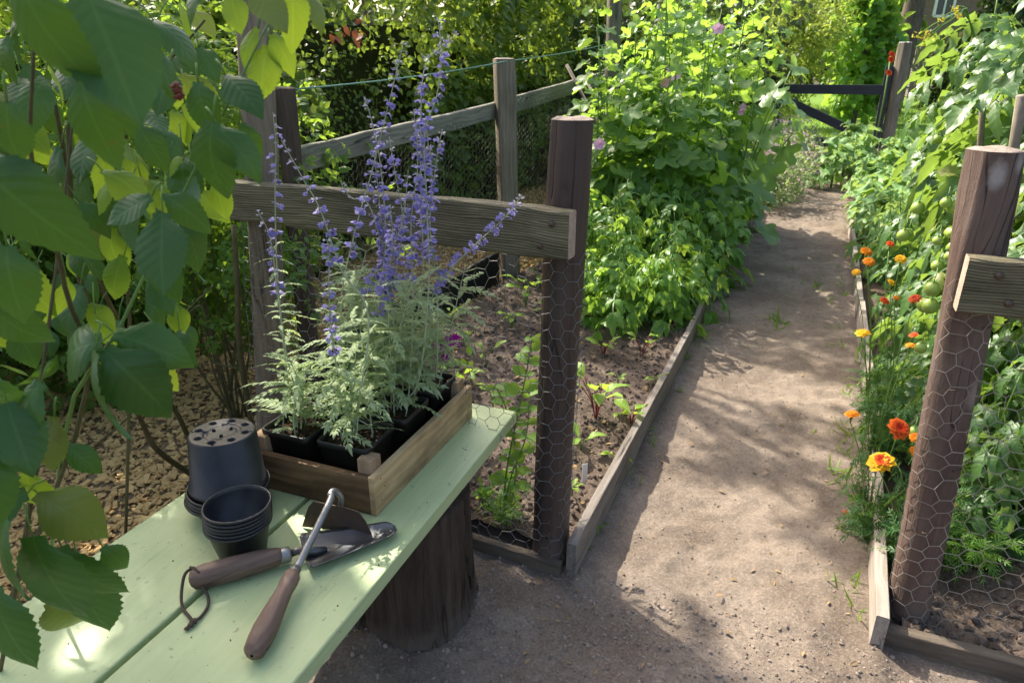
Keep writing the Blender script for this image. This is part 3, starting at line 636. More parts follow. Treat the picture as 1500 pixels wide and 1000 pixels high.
post('fence_post', 'tall pale grey post at the far end of the rear rail', MT['grey'], P3b, P3t, .062, square=True)
def rail(name, label, mat, a, b_, hh, th, endmat=None, cat='rail', bev=.004, up=(0, 0, 1), warp=0.0):
    a = Vector(a); b_ = Vector(b_); d = (b_-a); L_ = d.length; x = d.normalized(); y = Vector(up).cross(x).normalized(); z = x.cross(y)
    t = thing(name, label, cat, a); t.rotation_euler = Matrix((x, y, z)).transposed().to_euler()
    n = 26; V = []; k = 8; e = .15
    for i in range(n):
        u = i/(n-1)*L_; wz = warp*fbm(np.array([u*1.3]), np.array([a.x*5]), 2, 3)[0]; wt_ = 1+.10*fbm(np.array([u*4]), np.array([a.y*3]), 2, 3)[0]
        H2 = hh/2*wt_; T2 = th/2; c = min(bev, T2*.5)
        V += [(u, -T2, -H2+c), (u, -T2+c, -H2), (u, T2-c, -H2), (u, T2, -H2+c), (u, T2, H2-c), (u, T2-c, H2), (u, -T2+c, H2), (u, -T2, H2-c)]
        for m in range(8): V[-8+m] = (V[-8+m][0], V[-8+m][1], V[-8+m][2]+wz)
    q = [(i*k+j, i*k+(j+1) % k, (i+1)*k+(j+1) % k, (i+1)*k+j) for i in range(n-1) for j in range(k)]
    b = MB(); b.add(V, [np.array(q)]); 
    if not endmat: b.add([V[i] for i in range(8)]+[V[i] for i in range((n-1)*k, n*k)], [np.array([list(range(7, -1, -1)), list(range(8, 16))])])
    b.build('beam', mat, t, False)
    if endmat:
        b = MB(); b.add(V[:8], [np.array([list(range(7, -1, -1))])]); b.build('end_grain', endmat, t, False); b = MB(); b.add(V[-8:], [np.array([list(range(8))])]); b.build('end_grain', endmat, t, False)
    return t
FD = Vector((-.904, .427, 0)).normalized()
pa = at(838, 347, 1.665); pb_ = pa+FD*1.14
pa.z = 1.067; pb_.z = 1.070
rail('fence_plank', 'thick old plank bolted across the dark post, above chicken wire', MT['plank'], pa, pb_, .122, .05, MT['endgrain'], 'plank', .005, warp=.004)
ra = Vector((.985, 1.438, 1.015)); rb_ = ra+Vector((.917, -.399, 0))*.75
rail('fence_plank', 'short dark plank with a pale sawn end fixed to the leaning post', MT['plank'], ra, rb_, .122, .048, MT['endgrain'], 'plank', .005, warp=.004)
for o, xs, sg in ((bpy.data.objects['fence_plank'], (.045, .075), 1), (bpy.data.objects['fence_plank.001'], (.06, .09), -1)):
    for x, z in zip(xs, (.028, -.03)):
        b = MB(); b.lathe([(.0001, .006), (.006, .005), (.0085, .001), (.0085, -.003)], 12); V = b.V[0]; b.V[0] = np.stack([V[:, 0], sg*V[:, 2]+sg*.0255, V[:, 1]], 1); b.build('bolt', MT['rust'], o, True, (x, 0, z))
for o, top, R_, a0, zs in ((bpy.data.objects['fence_post'], LPt-LPb, .0565, -120, (.12, .31, .5, .68, .86)), (bpy.data.objects['fence_post.001'], RPt-RPb, .056, -95, (.14, .33, .52, .74, .9))):
    for k, z in enumerate(zs):
        a = rad(a0+(-1)**k*22); r_ = Vector((math.cos(a), math.sin(a), 0)); tt = Vector((-math.sin(a), math.cos(a), 0)); ce = top*(z/top.z)+r_*(R_+.0045)
        b = MB(); b.tube([ce-tt*.009-r_*.008, ce-tt*.009, ce+tt*.009+Vector((0, 0, .004)), ce+tt*.009-r_*.008], .0014, 5); b.build('staple', MT['rust'], o)
nC = Vector((-PR.x, -PR.y, 0))
o_ = nC*.085
rail('fence_rail', 'long weathered grey rail running in front of the hedge', MT['greyx'], Vector((-.90, 2.86, 1.085))+o_*.5, Vector((-.035, 4.77, 1.188))+o_, .10, .035, None, 'rail', warp=.004)
rail('fence_rail', 'grey rail continuing past the squared post towards the tall plants', MT['greyx'], Vector((-.035, 4.78, 1.19))+o_, Vector((.95, 7.02, 1.36))+o_, .11, .035, None, 'rail', warp=.004)
# bed boards
def bboard(label, mat, a, b_, hgt, th, name='bed_board'):
    a = Vector(a); b_ = Vector(b_); return rail(name, label, mat, (a.x, a.y, hgt/2-.02), (b_.x, b_.y, hgt/2-.02), hgt+.04, th, None, 'board', .002, warp=.0)
bboard('near grey bed board left of the path, beside the dark post', MT['board'], pq(.0, -.005), pq(2.3, -.005), .125, .03)
bboard('far grey bed board left of the path, under the tall leaves', MT['board'], pq(2.31, -.012), pq(6.3, -.022), .122, .03)
bboard('near pale bed board right of the path, by the leaning post', MT['boardl'], pq(.055, .838), pq(1.05, .872), .115, .032)
bboard('middle pale bed board right of the path, behind the marigolds', MT['boardl'], pq(1.06, .878), pq(2.9, .884), .13, .03)
bboard('far pale bed board right of the path, near the kale', MT['boardl'], pq(2.91, .88), pq(5.6, .889), .125, .03)
bboard('low dark board on the ground between stump and dark post', MT['boardd'], Vector((.150, 1.690, 0)), Vector((-.55, 2.02, 0)), .045, .03)
bboard('low dark board closing the front of the right bed', MT['boardd'], Vector((1.012, 1.425, 0)), Vector((2.2, .92, 0)), .055, .034)
# black edging at the foot of the rear fence
rail('plastic_edging', 'black plastic edging strip along the foot of the rear fence', MT['black'], (-.97, 2.92, .10), (-.10, 4.74, .11), .24, .02, None, 'edging', .002, warp=.03)
# ------------------------------------------------------------------ chicken wire
def hexwire(name, label, pts, z0, z1, cell, r, mat, lean=None, seed=0, sag=.012, k=3):
    P = np.asarray([tuple(p)[:2] for p in pts]); d = np.linalg.norm(np.diff(P, axis=0), axis=1); cum = np.concatenate([[0], np.cumsum(d)]); Lw = cum[-1]
    a = cell/math.sqrt(3); ni = int(Lw/(1.5*a))+1; nj = int((z1-z0)/cell)+1; A = []; B = []; TW = []
    for i in range(ni):
        for j in range(nj):
            cx = 1.5*a*i; cz = cell*(j+.5*(i % 2)); v = [(cx+a*math.cos(t), cz+a*math.sin(t)) for t in (0, PI/3, 2*PI/3, PI)]
            A += [v[0], v[1], v[2]]; B += [v[1], v[2], v[3]]; TW += [0, 1, 0]
    A = np.array(A); B = np.array(B); TW = np.array(TW)
    def mp(UV):
        u = UV[:, 0].copy(); z = z0+UV[:, 1]; 
        uu = u+.55*cell*vnoise(u+seed, z, 13)+1.3*cell*vnoise(u+seed, z, 2.6); zz = z+.5*cell*vnoise(u, z+seed, 14)+1.2*cell*vnoise(u+5, z+seed, 2.2)
        uu = np.clip(uu, 0, Lw); x = np.interp(uu, cum, P[:, 0]); y = np.interp(uu, cum, P[:, 1])
        x2 = np.interp(np.clip(uu+.02, 0, Lw), cum, P[:, 0]); y2 = np.interp(np.clip(uu+.02, 0, Lw), cum, P[:, 1]); tx, ty = x2-x, y2-y; n = np.maximum(np.hypot(tx, ty), 1e-6)
        off = sag*fbm(uu+seed, zz, 3, 2); x = x-ty/n*off; y = y+tx/n*off
        if lean is not None: lx = lean(uu); x = x+lx*zz
        return np.stack([x, y, zz], 1)
    pa_, pb2 = mp(A), mp(B); ok = (np.linalg.norm(pa_-pb2, axis=1) > 1e-4) & (A[:, 1]+z0 > z0-.001) & (B[:, 0] <= Lw) & (A[:, 0] <= Lw) & (A[:, 0] >= 0) & (B[:, 0] >= 0)
    b = MB(); b.segs(pa_[ok], pb2[ok], np.where(TW[ok] == 1, r*1.25, r), k)
    t = thing(name, label, 'chicken wire', (P[0][0], P[0][1], 0)); o = b.build('mesh_panel', mat, t, False); o.location = (-P[0][0], -P[0][1], 0); return t
def arc(c, r, a0, a1, n=14): return [Vector((c.x+r*math.cos(rad(t)), c.y+r*math.sin(rad(t)), 0)) for t in np.linspace(a0, a1, n)]
pl = arc(LPb, .060, 25, -130)+[Vector((-.30, 1.90, 0)), Vector((-.70, 2.07, 0))]+arc(P1b, .068, -75, -160, 8)
lw = lambda u: np.interp(u, [0, .2, 1.1, 1.4], [.023, .023, .09, .093])
hexwire('chicken_wire', 'chicken wire panel wrapped round the dark post below the plank', pl, .015, .99, .047, .0009, MT['wire'], lw, 1)
pr_ = arc(RPb, .0625, 172, 285)+[Vector((1.5, 1.30, 0)), Vector((2.1, 1.03, 0))]
hexwire('chicken_wire', 'chicken wire panel wrapped round the leaning post on the right', pr_, .03, .99, .047, .00098, MT['wireb'], lambda u: np.interp(u, [0, .2, .35, 1], [-.061, -.061, -.055, -.05]), 4, .006)
of2 = nC*.05
hexwire('chicken_wire', 'fine dark chicken wire along the rear fence near the hedge', [P2b+of2, FPb+of2], .22, 1.12, .042, .0011, MT['wired'], None, 7, .03)
hexwire('chicken_wire', 'fine dark chicken wire beyond the squared post', [FPb+of2, P3b+of2], .12, 1.25, .042, .0012, MT['wired'], None, 9, .03)
b = MB(); w1 = at(430, 131, 2.86); w2 = at(741, 90, 4.70); w3 = at(893, 64, 7.0)
cpw = [w1.lerp(w2, t)-Vector((0, 0, .06*t*(1-t))) for t in np.linspace(0, 1, 12)]+[w2.lerp(w3, t)-Vector((0, 0, .05*t*(1-t))) for t in np.linspace(.08, 1, 12)]
b.tube(cpw, .0035, 5); tag(b.build('fence_wire', MT['gwire']), 'thin green wire strung between the fence posts above the rail', 'wire')
# sticks leaning at the rear fence
for (x0, y0, x1, y1, dy, lab) in ((830, 95, 878, 190, 0, 'thin reddish stick leaning on the rear fence rail'), (846, 128, 872, 172, .05, 'left pale stick of the pair leaning by the rear fence'), (860, 122, 890, 172, .1, 'right pale stick of the pair leaning by the rear fence')):
    a = at(x0, y0, 6.3+dy); c = at(x1, y1, 6.1+dy); e = a+(c-a)*((a.z)/(max(.05, a.z-c.z))) if a.z-c.z > .05 else c; b = MB()
    b.tube([a, a.lerp(e, .5)+Vector((.01, 0, 0)), e], [.014, .017, .018], 7); tag(b.build('garden_stick', MT['slate']), lab, 'stick', 'sticks leaning by the rear fence')
# ------------------------------------------------------------------ far gate, posts, house
G0 = Vector((4.62, 13.35, 0)); G1 = Vector((6.45, 12.56, 0)); gd = (G1-G0).normalized()
gate = thing('garden_gate', 'dark grey wooden gate of wide boards at the end of the path', 'gate', G0, math.atan2(gd.y, gd.x)); GL = (G1-G0).length
def gbox(name, c, h, ry=0): b = MB(); b.box((0, 0, 0), h, bev=.006); o = b.build(name, MT['gate'], gate, False, c); o.rotation_euler = (0, ry, 0)
gbox('top_rail', (GL/2, 0, 1.10), (GL/2-.06, .03, .08)); gbox('bottom_rail', (GL/2, .002, .20), (GL/2-.06, .03, .08)); gbox('stile', (.0, 0, .72), (.06, .035, .68)); gbox('stile', (GL, 0, .80), (.06, .035, .68)); gbox('brace', (GL*.5, -.062, .66), (.98, .028, .075), math.atan2(.72, GL*.85))
post('gate_post', 'grey post on the left of the far gate', MT['grey'], (4.46, 13.2, 0), (4.40, 13.2, 1.9), .13, square=True)
post('gate_post', 'pale topped grey post on the right of the far gate', MT['grey'], (6.62, 12.5, 0), (6.60, 12.5, 1.85), .085, MT['white'], square=True)
post('timber_post', 'old leaning post on the lawn between the far bushes', MT['grey'], un(1203, 128)*1.0, un(1203, 128)+Vector((.25, 0, 2.1)), .18, square=True)
hs = thing('brick_house', 'brown brick house far behind the trees with a white window', 'house', at(1345, 60, 40)*Vector((1, 1, 0)) if False else Vector((at(1345, 60, 40).x, 40, 0)))
b = MB(); b.box((7, 4, 3.6), (7, 4, 3.6)); b.build('wall', MT['brick'], hs, False)
b = MB(); b.add([(-.5, -.5, 7.2), (14.5, -.5, 7.2), (14.5, 8.5, 7.2), (-.5, 8.5, 7.2), (-.5, 4, 10), (14.5, 4, 10)], [np.array([(0, 1, 5, 4), (2, 3, 4, 5), (3, 2, 1, 0)]), np.array([(1, 2, 5), (3, 0, 4)])]); b.build('roof', MT['roof'], hs, False)
for (x, z, w_, h_) in ((1.0, 4.55, .48, .55), (4.5, 4.6, .6, .6), (2.6, 1.4, .9, .7)):
    wf = MB()
    for dx, dz, hx, hz in ((-w_, 0, .06, h_), (w_, 0, .06, h_), (0, h_, w_, .06), (0, -h_, w_, .06), (0, 0, .035, h_)): wf.box((dx, 0, dz), (hx, .05, hz))
    wo = wf.build('window', MT['white'], hs, False, (x, -.045, z)); g = MB(); g.box((0, 0, 0), (w_, .01, h_)); g.build('pane', MT['glass'], wo, False, (0, .03, 0))
pf = thing('picket_fence', 'thin grey picket fence far behind the gate by the tree trunk', 'fence', (at(1300, 70, 22).x, 22, 0))
for k in range(9): b = MB(); b.box((0, 0, 0), (.03, .012, .6+.08*math.sin(k*2.3)), bev=.004); b.build('picket', MT['slate'], pf, False, (k*.15, 0, 1.05+.04*math.sin(k)))
for z in (.9, 1.5): b = MB(); b.box((.62, 0, 0), (.68, .015, .03)); b.build('rail', MT['slate'], pf, False, (0, .03, z))
# white plant label
t = thing('plant_label', 'small white plastic label stuck in the soil by the dark post', 'plant label', un(856, 702, .05), 0, rot=(rad(-12), rad(8), rad(25))); b = MB(); b.box((0, 0, .028), (.011, .0008, .032)); b.build('tag', MT['label'], t, False)
b = MB(); b.add([(-.009, 0, -.004), (.009, 0, -.004), (.001, 0, -.05), (-.001, 0, -.05)], np.array([[0, 1, 2, 3]])); b.build('spike', MT['label'], t, False)
# ================================================================== plants
CR = np.array([1., 0, 0]); CU = np.array([0, math.sin(PT), math.cos(PT)]); CF = np.array([0, math.cos(PT), -math.sin(PT)])
T_rasp = [blade(25, .64, .38, .95, .12, dr, .045, 7, wav=w, base=.3, cup=cu) for dr, w, cu in ((.30, .4, -.22), (.55, .7, -.35), (.15, .5, -.12), (.75, .4, -.3))]+[blade(25, .54, .42, .85, .2, .5, .045, 7, wav=.5, base=.3, cup=-.4), blade(25, .60, .38, .8, .1, .9, .05, 7, wav=.6, base=.3, cup=-.3)]
T_small = [blade(6, .58, .38, .9, .3, d, .10, 3, base=.1) for d in (.1, .35)]
T_rose = [pinnate(2, T_small[k % 2], .40, .36, 1.05, .42, .25, .46, .18, seed=k) for k in range(4)]
T_hedge = [blade(4, .66, .45, .9, .25, d, 0, 3, base=.15) for d in (.05, .3, .5)]
T_tooth = [blade(9, .52, .42, .9, .35, d, .16, 3, wav=.7, base=.1) for d in (.2, .45, .05)]
T_dahl = [pinnate(2, T_tooth[k % 3], .52, .46, .85, .35, .3, .58, .15, .02, seed=k+3) for k in range(4)]
T_mal = [lobed(5, .22+.08*k, .25+.25*k, .5, .07, seed=k, rings=3) for k in range(4)]
T_tl = [blade(8, .50, .35, .9, .45, d, .22, 3, wav=1.4, base=.15) for d in (.3, .7, .1)]
T_tom = [pinnate(4, T_tl[k % 3], .36, .30, 1.15, .22, .32, .40, .25, .022, seed=k+9) for k in range(5)]
T_nar = blade(4, .40, .4, .9, .2, .15, 0, 2, base=.2)
T_sage = [pinnate(6, T_nar, .24, .15, .72, .14, d, .26, .2, .05, seed=k) for k, d in ((1, .15), (2, .4), (3, .0), (4, .6))]
T_fern = [pinnate(6, blade(4, .22, .45, .9, .2, .1, .0, 2, base=.2), .30, .18, .8, .2, .35, .25, .15, .02, seed=k) for k in (21, 22)]
T_pea = [blade(6, .66, .45, .75, .25, d, 0, 3, base=.35) for d in (.1, .3)]
T_beet = [blade(8, .48, .5, .8, .2, d, .04, 5, wav=1.0, base=.2) for d in (.2, .5)]
T_kale = [blade(13, .75, .55, .55, .25, d, .14, 7, wav=4.5, base=.15) for d in (.5, .8, .3)]
T_lanc = [blade(5, .34, .45, .9, .25, .3, 0, 3, base=.15)]
T_petal = blade(4, .75, .7, .6, .1, .25, 0, 3, base=.35)
T_flo = join([place(blade(3, .75, .6, .7, 0, .2, 0, 2, base=.4), .8, 0, 0, a, r) for a, r in ((-.6, .3), (0, 0), (.6, -.3))])
def V3(v): return np.array(tuple(v), float)
def leaves(b, Ts, pos, d, up, s, mi=0):
    pos = np.asarray(pos).reshape(-1, 3); N = len(pos); d = np.broadcast_to(d, (N, 3)); up = np.broadcast_to(up, (N, 3)); s = np.broadcast_to(s, (N,)); k = R.integers(0, len(Ts), N)
    for i, T in enumerate(Ts):
        m = k == i
        if m.any(): b.inst(T, pos[m], d[m], up[m], s[m], mi=mi)
# ---- raspberry bush in the near left corner -------------------------------------------------
rb = thing('raspberry_bush', 'big leaved raspberry bush leaning over the left end of the green bench', 'bush', (-1.05, 1.25, 0))
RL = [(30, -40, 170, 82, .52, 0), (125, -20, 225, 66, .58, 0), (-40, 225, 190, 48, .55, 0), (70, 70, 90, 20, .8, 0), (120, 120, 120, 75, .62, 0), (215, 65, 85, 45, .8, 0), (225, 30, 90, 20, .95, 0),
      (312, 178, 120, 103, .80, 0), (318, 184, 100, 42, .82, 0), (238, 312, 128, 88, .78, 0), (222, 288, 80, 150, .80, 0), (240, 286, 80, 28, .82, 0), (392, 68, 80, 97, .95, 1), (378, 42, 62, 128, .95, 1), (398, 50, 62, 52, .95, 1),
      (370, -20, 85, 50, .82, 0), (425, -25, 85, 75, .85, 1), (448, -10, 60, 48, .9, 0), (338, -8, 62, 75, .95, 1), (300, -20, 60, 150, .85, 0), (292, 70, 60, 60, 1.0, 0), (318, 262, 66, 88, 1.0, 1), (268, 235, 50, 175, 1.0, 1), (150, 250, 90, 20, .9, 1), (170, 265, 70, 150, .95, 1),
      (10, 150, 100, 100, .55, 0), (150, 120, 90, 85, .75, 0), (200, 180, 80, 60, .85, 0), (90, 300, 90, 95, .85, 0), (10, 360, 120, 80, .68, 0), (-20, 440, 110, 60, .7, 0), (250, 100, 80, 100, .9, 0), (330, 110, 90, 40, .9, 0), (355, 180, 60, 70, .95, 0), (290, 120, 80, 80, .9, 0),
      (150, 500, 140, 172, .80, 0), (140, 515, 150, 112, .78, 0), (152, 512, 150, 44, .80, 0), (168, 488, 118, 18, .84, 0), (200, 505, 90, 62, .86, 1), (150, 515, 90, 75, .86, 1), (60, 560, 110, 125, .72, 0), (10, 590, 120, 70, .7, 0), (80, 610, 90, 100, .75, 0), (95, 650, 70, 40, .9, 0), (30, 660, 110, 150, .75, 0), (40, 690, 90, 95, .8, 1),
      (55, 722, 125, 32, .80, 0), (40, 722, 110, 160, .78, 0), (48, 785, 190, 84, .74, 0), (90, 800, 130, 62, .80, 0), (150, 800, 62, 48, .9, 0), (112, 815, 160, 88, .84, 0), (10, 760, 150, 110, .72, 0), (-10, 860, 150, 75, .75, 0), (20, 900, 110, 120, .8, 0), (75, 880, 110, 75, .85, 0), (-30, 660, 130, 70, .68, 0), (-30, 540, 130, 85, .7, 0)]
bl_d, bl_l, bp_ = MB(), MB(), MB()
hub = {}
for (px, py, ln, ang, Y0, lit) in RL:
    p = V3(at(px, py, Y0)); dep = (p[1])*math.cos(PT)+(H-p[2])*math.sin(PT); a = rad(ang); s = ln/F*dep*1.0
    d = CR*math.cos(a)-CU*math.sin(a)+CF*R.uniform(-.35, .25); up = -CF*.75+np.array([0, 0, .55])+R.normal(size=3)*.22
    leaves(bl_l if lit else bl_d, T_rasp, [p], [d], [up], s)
    q = p-d/np.linalg.norm(d)*s*.22+np.array([0, 0, .01]); bl_d.tube([p, (p+q)/2+np.array([0, 0, .004]), q], [.0011, .0013, .0016], 5, mi=1)
N = 190                                                        # more leaves further back in the bush and out of frame
P = np.stack([R.uniform(-2.0, -.62, N), R.uniform(.75, 1.9, N), R.uniform(.55, 1.75, N)], 1)
P = P[(P[:, 0] < -.45-.40*P[:, 1]-.1*(P[:, 2] < .9)) | (P[:, 2] > 1.35)]; P = P[~((P[:, 2] < 1.9) & (P[:, 0] > -.95) & (P[:, 1] > 1.05))]
d = rdir(len(P), -.7); leaves(bl_d, T_rasp, P, d, rdir(len(P), 1.2), R.uniform(.07, .12, len(P)))
for k in range(120):
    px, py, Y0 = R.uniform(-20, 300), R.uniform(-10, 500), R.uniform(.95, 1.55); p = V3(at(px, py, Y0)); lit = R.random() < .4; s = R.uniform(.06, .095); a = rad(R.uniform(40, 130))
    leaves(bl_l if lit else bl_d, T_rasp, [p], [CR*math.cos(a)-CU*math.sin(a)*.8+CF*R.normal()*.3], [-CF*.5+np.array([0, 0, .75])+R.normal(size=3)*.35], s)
    q = p-(CR*math.cos(a)-CU*math.sin(a))*.05; bl_d.tube([p, (p+q)/2+np.array([0, 0, .005]), q], .0012, 4, mi=1)
bl_d.build('foliage', [MT['rasp'], MT['stem']], rb, loc=-Vector(rb.location)); bl_l.build('sunlit_foliage', MT['rasp_lit'], rb, loc=-Vector(rb.location));
def cane(pts, r, mat='cane', name='cane', parent=rb):
    b = MB(); b.tube(spline(pts, 20), np.linspace(r, r*.35, len(spline(pts, 20))), 7); o = b.build(name, MT[mat], parent); o.location = -Vector(parent.location); return o
cane([un(262, 722, .05)+Vector((.02, .1, 0)), at(232, 660, 1.9), at(205, 612, 1.8), at(120, 420, 1.3), at(100, 180, 1.1)], .011)
cane([un(295, 690, .0), at(262, 610, 2.1), at(225, 560, 1.95), at(130, 380, 1.5), at(80, 150, 1.2)], .010, 'cane')
cane([(-1.15, 1.0, 0), at(45, 740, .84), at(45, 690, .82), at(60, 560, .85), at(90, 330, .9), at(120, 40, .95)], .004)
cane([(-1.2, 1.3, 0), at(90, 660, .95), at(150, 520, .84), at(175, 480, .86), at(260, 300, .9), at(330, 160, .92), at(400, 20, .95)], .0035, 'stem')
cane([(-1.3, 1.1, 0), at(110, 640, .95), at(95, 420, .8), at(48, 250, .7), at(50, 60, .66)], .0045)
cane([(-1.1, 1.5, 0), at(190, 470, 1.25), at(160, 330, 1.15), at(200, 160, 1.05), at(300, 30, 1.0)], .004)
for k, (px, py, Y0) in enumerate([(258, 128, .78), (118, 156, .66), (112, 168, .66), (262, 140, .79)]):
    b = MB(); p = V3(at(px, py, Y0)); th = rdir(30); b.inst(CLOD, p+th*.0042, th, rdir(30), R.uniform(.0018, .0027, 30)); o = b.build('berry', MT['berry'], rb, loc=-Vector(rb.location))
# ---- small leaved shrub behind -----------------------------------------------------------------
def shrub(name, label, cat, mat, Ts, N, cen, ext, size, clumps=40, stems=10, seed=0, base=None, down=-.1, flat=.8, stemr=.006, stemmat='cane', group=None, cr=.22, shell=.5):
    rr = np.random.default_rng(seed); base = Vector(base if base is not None else (cen[0], cen[1], 0))
    t = thing(name, label, cat, base, 0, group)
    u = rr.normal(size=(clumps, 3)); u /= np.linalg.norm(u, axis=1, keepdims=True); u *= rr.uniform(shell, 1, (clumps, 1))**.6
    C_ = u*np.array(ext)+np.array(cen); C_[:, 2] = np.maximum(C_[:, 2], .05)
    k = rr.integers(0, clumps, N); p = C_[k]+rr.normal(size=(N, 3))*np.array(ext)*cr*rr.uniform(.5, 1.2, clumps)[k][:, None]; p[:, 2] = np.abs(p[:, 2]-.03)+.03
    out = p-np.array(cen); out /= np.linalg.norm(out, axis=1, keepdims=True)+1e-6
    dd = out*.7+rr.normal(size=(N, 3))*.6; dd[:, 2] += down; up = rr.normal(size=(N, 3))*.45+np.array([0, 0, flat])+out*.35
    b = MB(); leaves(b, Ts, p-V3(base), dd, up, rr.uniform(.6, 1.2, N)*size); b.build('foliage', mat, t)
    if stems:
        b = MB()
        for i in range(min(stems, clumps)):
            e = C_[i]-V3(base); r0 = rr.normal(size=3)*np.array([ext[0], ext[1], 0])*.12; m = e*np.array([.35, .35, .55])+rr.normal(size=3)*.04
            sp = spline([r0, m, e], 10); b.tube(sp, np.linspace(stemr, stemr*.35, len(sp)), 6)
        b.build('branch_work', MT[stemmat], t)
    return t
sh_c = at(250, 330, 2.55)
shrub('leafy_shrub', 'light green small leaved shrub between the raspberry bush and grey post', 'bush', MT['rose'], T_rose, 2600, (-1.42, 3.05, 1.02), (.60, .42, .66), .09, 80, 7, 1, (-1.6, 3.4, 0), -.2)
shrub('leafy_shrub', 'shaded leafy shrub at the left edge behind the raspberry canes', 'bush', MT['rose'], T_rose, 1900, (-2.3, 2.75, 1.15), (.6, .6, .95), .10, 60, 3, 2, (-2.6, 2.6, 0), -.2)
shrub('leafy_shrub', 'low fine leaved shrub under the plank beside the grey post', 'bush', MT['rose'], T_rose, 420, (-1.16, 2.62, .78), (.26, .22, .32), .075, 26, 12, 3, (-1.2, 2.62, 0), -.1)
for k, pts in enumerate(([(370, 612, 2.25), (352, 520, 2.2), (348, 420, 2.2), (342, 330, 2.25)], [(140, 652, 1.95), (178, 620, 1.9), (205, 590, 1.9)], [(208, 560, 2.1), (262, 470, 2.1), (312, 418, 2.15)], [(250, 490, 2.2), (290, 448, 2.2), (300, 470, 2.2)], [(310, 530, 2.4), (340, 538, 2.35), (360, 540, 2.3)])):
    b = MB(); q = [at(*p) for p in pts]; 
    if k in (0,): q[0].z = 0
    sp = spline(q, 14); b.tube(sp, np.linspace(.011 if k == 0 else .0045, .008 if k == 0 else .002, len(sp)), 6)
    o = b.build('dry_stem' if k else 'shrub_stem', MT['cane'], None)
    tag(o, ['dark upright stem close in front of the grey post', 'pale dry twig slanting low over the chips', 'long dry twig slanting across the light shrub', 'short crooked dry twig near the grey post', 'thin flat lying twig reaching the grey post'][k], 'stem')
# ---- hedge along the rear fence -----------------------------------------------------------------
hd = thing('hedge', 'tall clipped leafy hedge running behind the rear fence', 'hedge', pq(4, -2.9))
HH = lambda s: np.clip(1.45+.45*np.clip((s+.1)/1.1, 0, 1)+.06*np.clip(s, 0, 9), 1.2, 2.5)
N = 24000; s = R.uniform(-1.2, 8.6, N); z = R.uniform(0, 1, N)**.85*HH(s)+.03
c = -2.56+.34*fbm(s, z, 1.6, 3)+.24*fbm(s, z, 5, 2)-np.abs(R.normal(size=N))*.12; top = R.random(N) < .16
c = np.where(top, R.uniform(-3.3, -2.5, N), c); z = np.where(top, HH(s)+.15*fbm(s, c, 2, 3)+.05*R.normal(size=N), z)
P = np.stack([P0.x+PD.x*s+PR.x*c, P0.y+PD.y*s+PR.y*c, z], 1); d = V3(PR)*.5+rdir(N)*.8+np.array([0, 0, -.25]); up = V3(PR)*.45+rdir(N)*.5+np.array([0, 0, .6])
keep = R.random(N) < np.clip(.75+1.7*fbm(s, z*1.2, 2.6, 3), .62, 1); b = MB(); leaves(b, T_hedge, (P-V3(hd.location))[keep], d[keep], up[keep], (R.uniform(.045, .085, N)*(1.1+1.3*fbm(s+9, z, .9, 2)))[keep]); b.build('foliage', MT['hedge'], hd)
b = MB(); n = 60
for k in range(150):
    s0 = R.uniform(-1.2, 8.6); c0 = R.uniform(-3.1, -2.75); a = V3(pq(s0, c0)); e = V3(pq(s0+R.uniform(-.4, .4), R.uniform(-3.1, -2.55), R.uniform(.8, 1.2))); m = (a+e)/2+R.normal(size=3)*.1; sp = spline([a, m, e], 8); b.tube(sp-V3(hd.location), np.linspace(.016, .005, len(sp)), 5)
b.build('branch_work', MT['cane'], hd)
b = MB()                                                        # dark sheet for the twiggy hedge inside, shade put into its colour
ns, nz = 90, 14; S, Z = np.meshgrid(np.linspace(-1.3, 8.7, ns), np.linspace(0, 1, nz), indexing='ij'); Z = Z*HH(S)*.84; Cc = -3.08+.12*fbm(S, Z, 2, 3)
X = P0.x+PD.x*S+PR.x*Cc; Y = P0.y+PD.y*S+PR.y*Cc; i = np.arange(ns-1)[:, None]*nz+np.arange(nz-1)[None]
MT['inner'] = soil_mat('painted shade of hedge twigs', (.030, .034, .012), (.06, .065, .02), (.015, .014, .008), 7, 1)
b.add(np.stack([X, Y, Z], -1).reshape(-1, 3)-V3(hd.location), np.stack([i, i+nz, i+nz+1, i+1], -1).reshape(-1, 4)); b.build('shaded_core', MT['inner'], hd)
b = MB(); N = 11; p = V3(at(512, 48, 3.65))+R.normal(size=(N, 3))*np.array([.06, .05, .03]); MT['redleaf'] = leaf_mat('rusty red leaf', (.13, .04, .018), (.20, .065, .025), (.32, .10, .03), .3, .5, .3, 0); leaves(b, T_hedge, p-V3(hd.location), rdir(N, -.6), rdir(N, .8), R.uniform(.04, .065, N)); b.build('red_foliage', MT['redleaf'], hd)
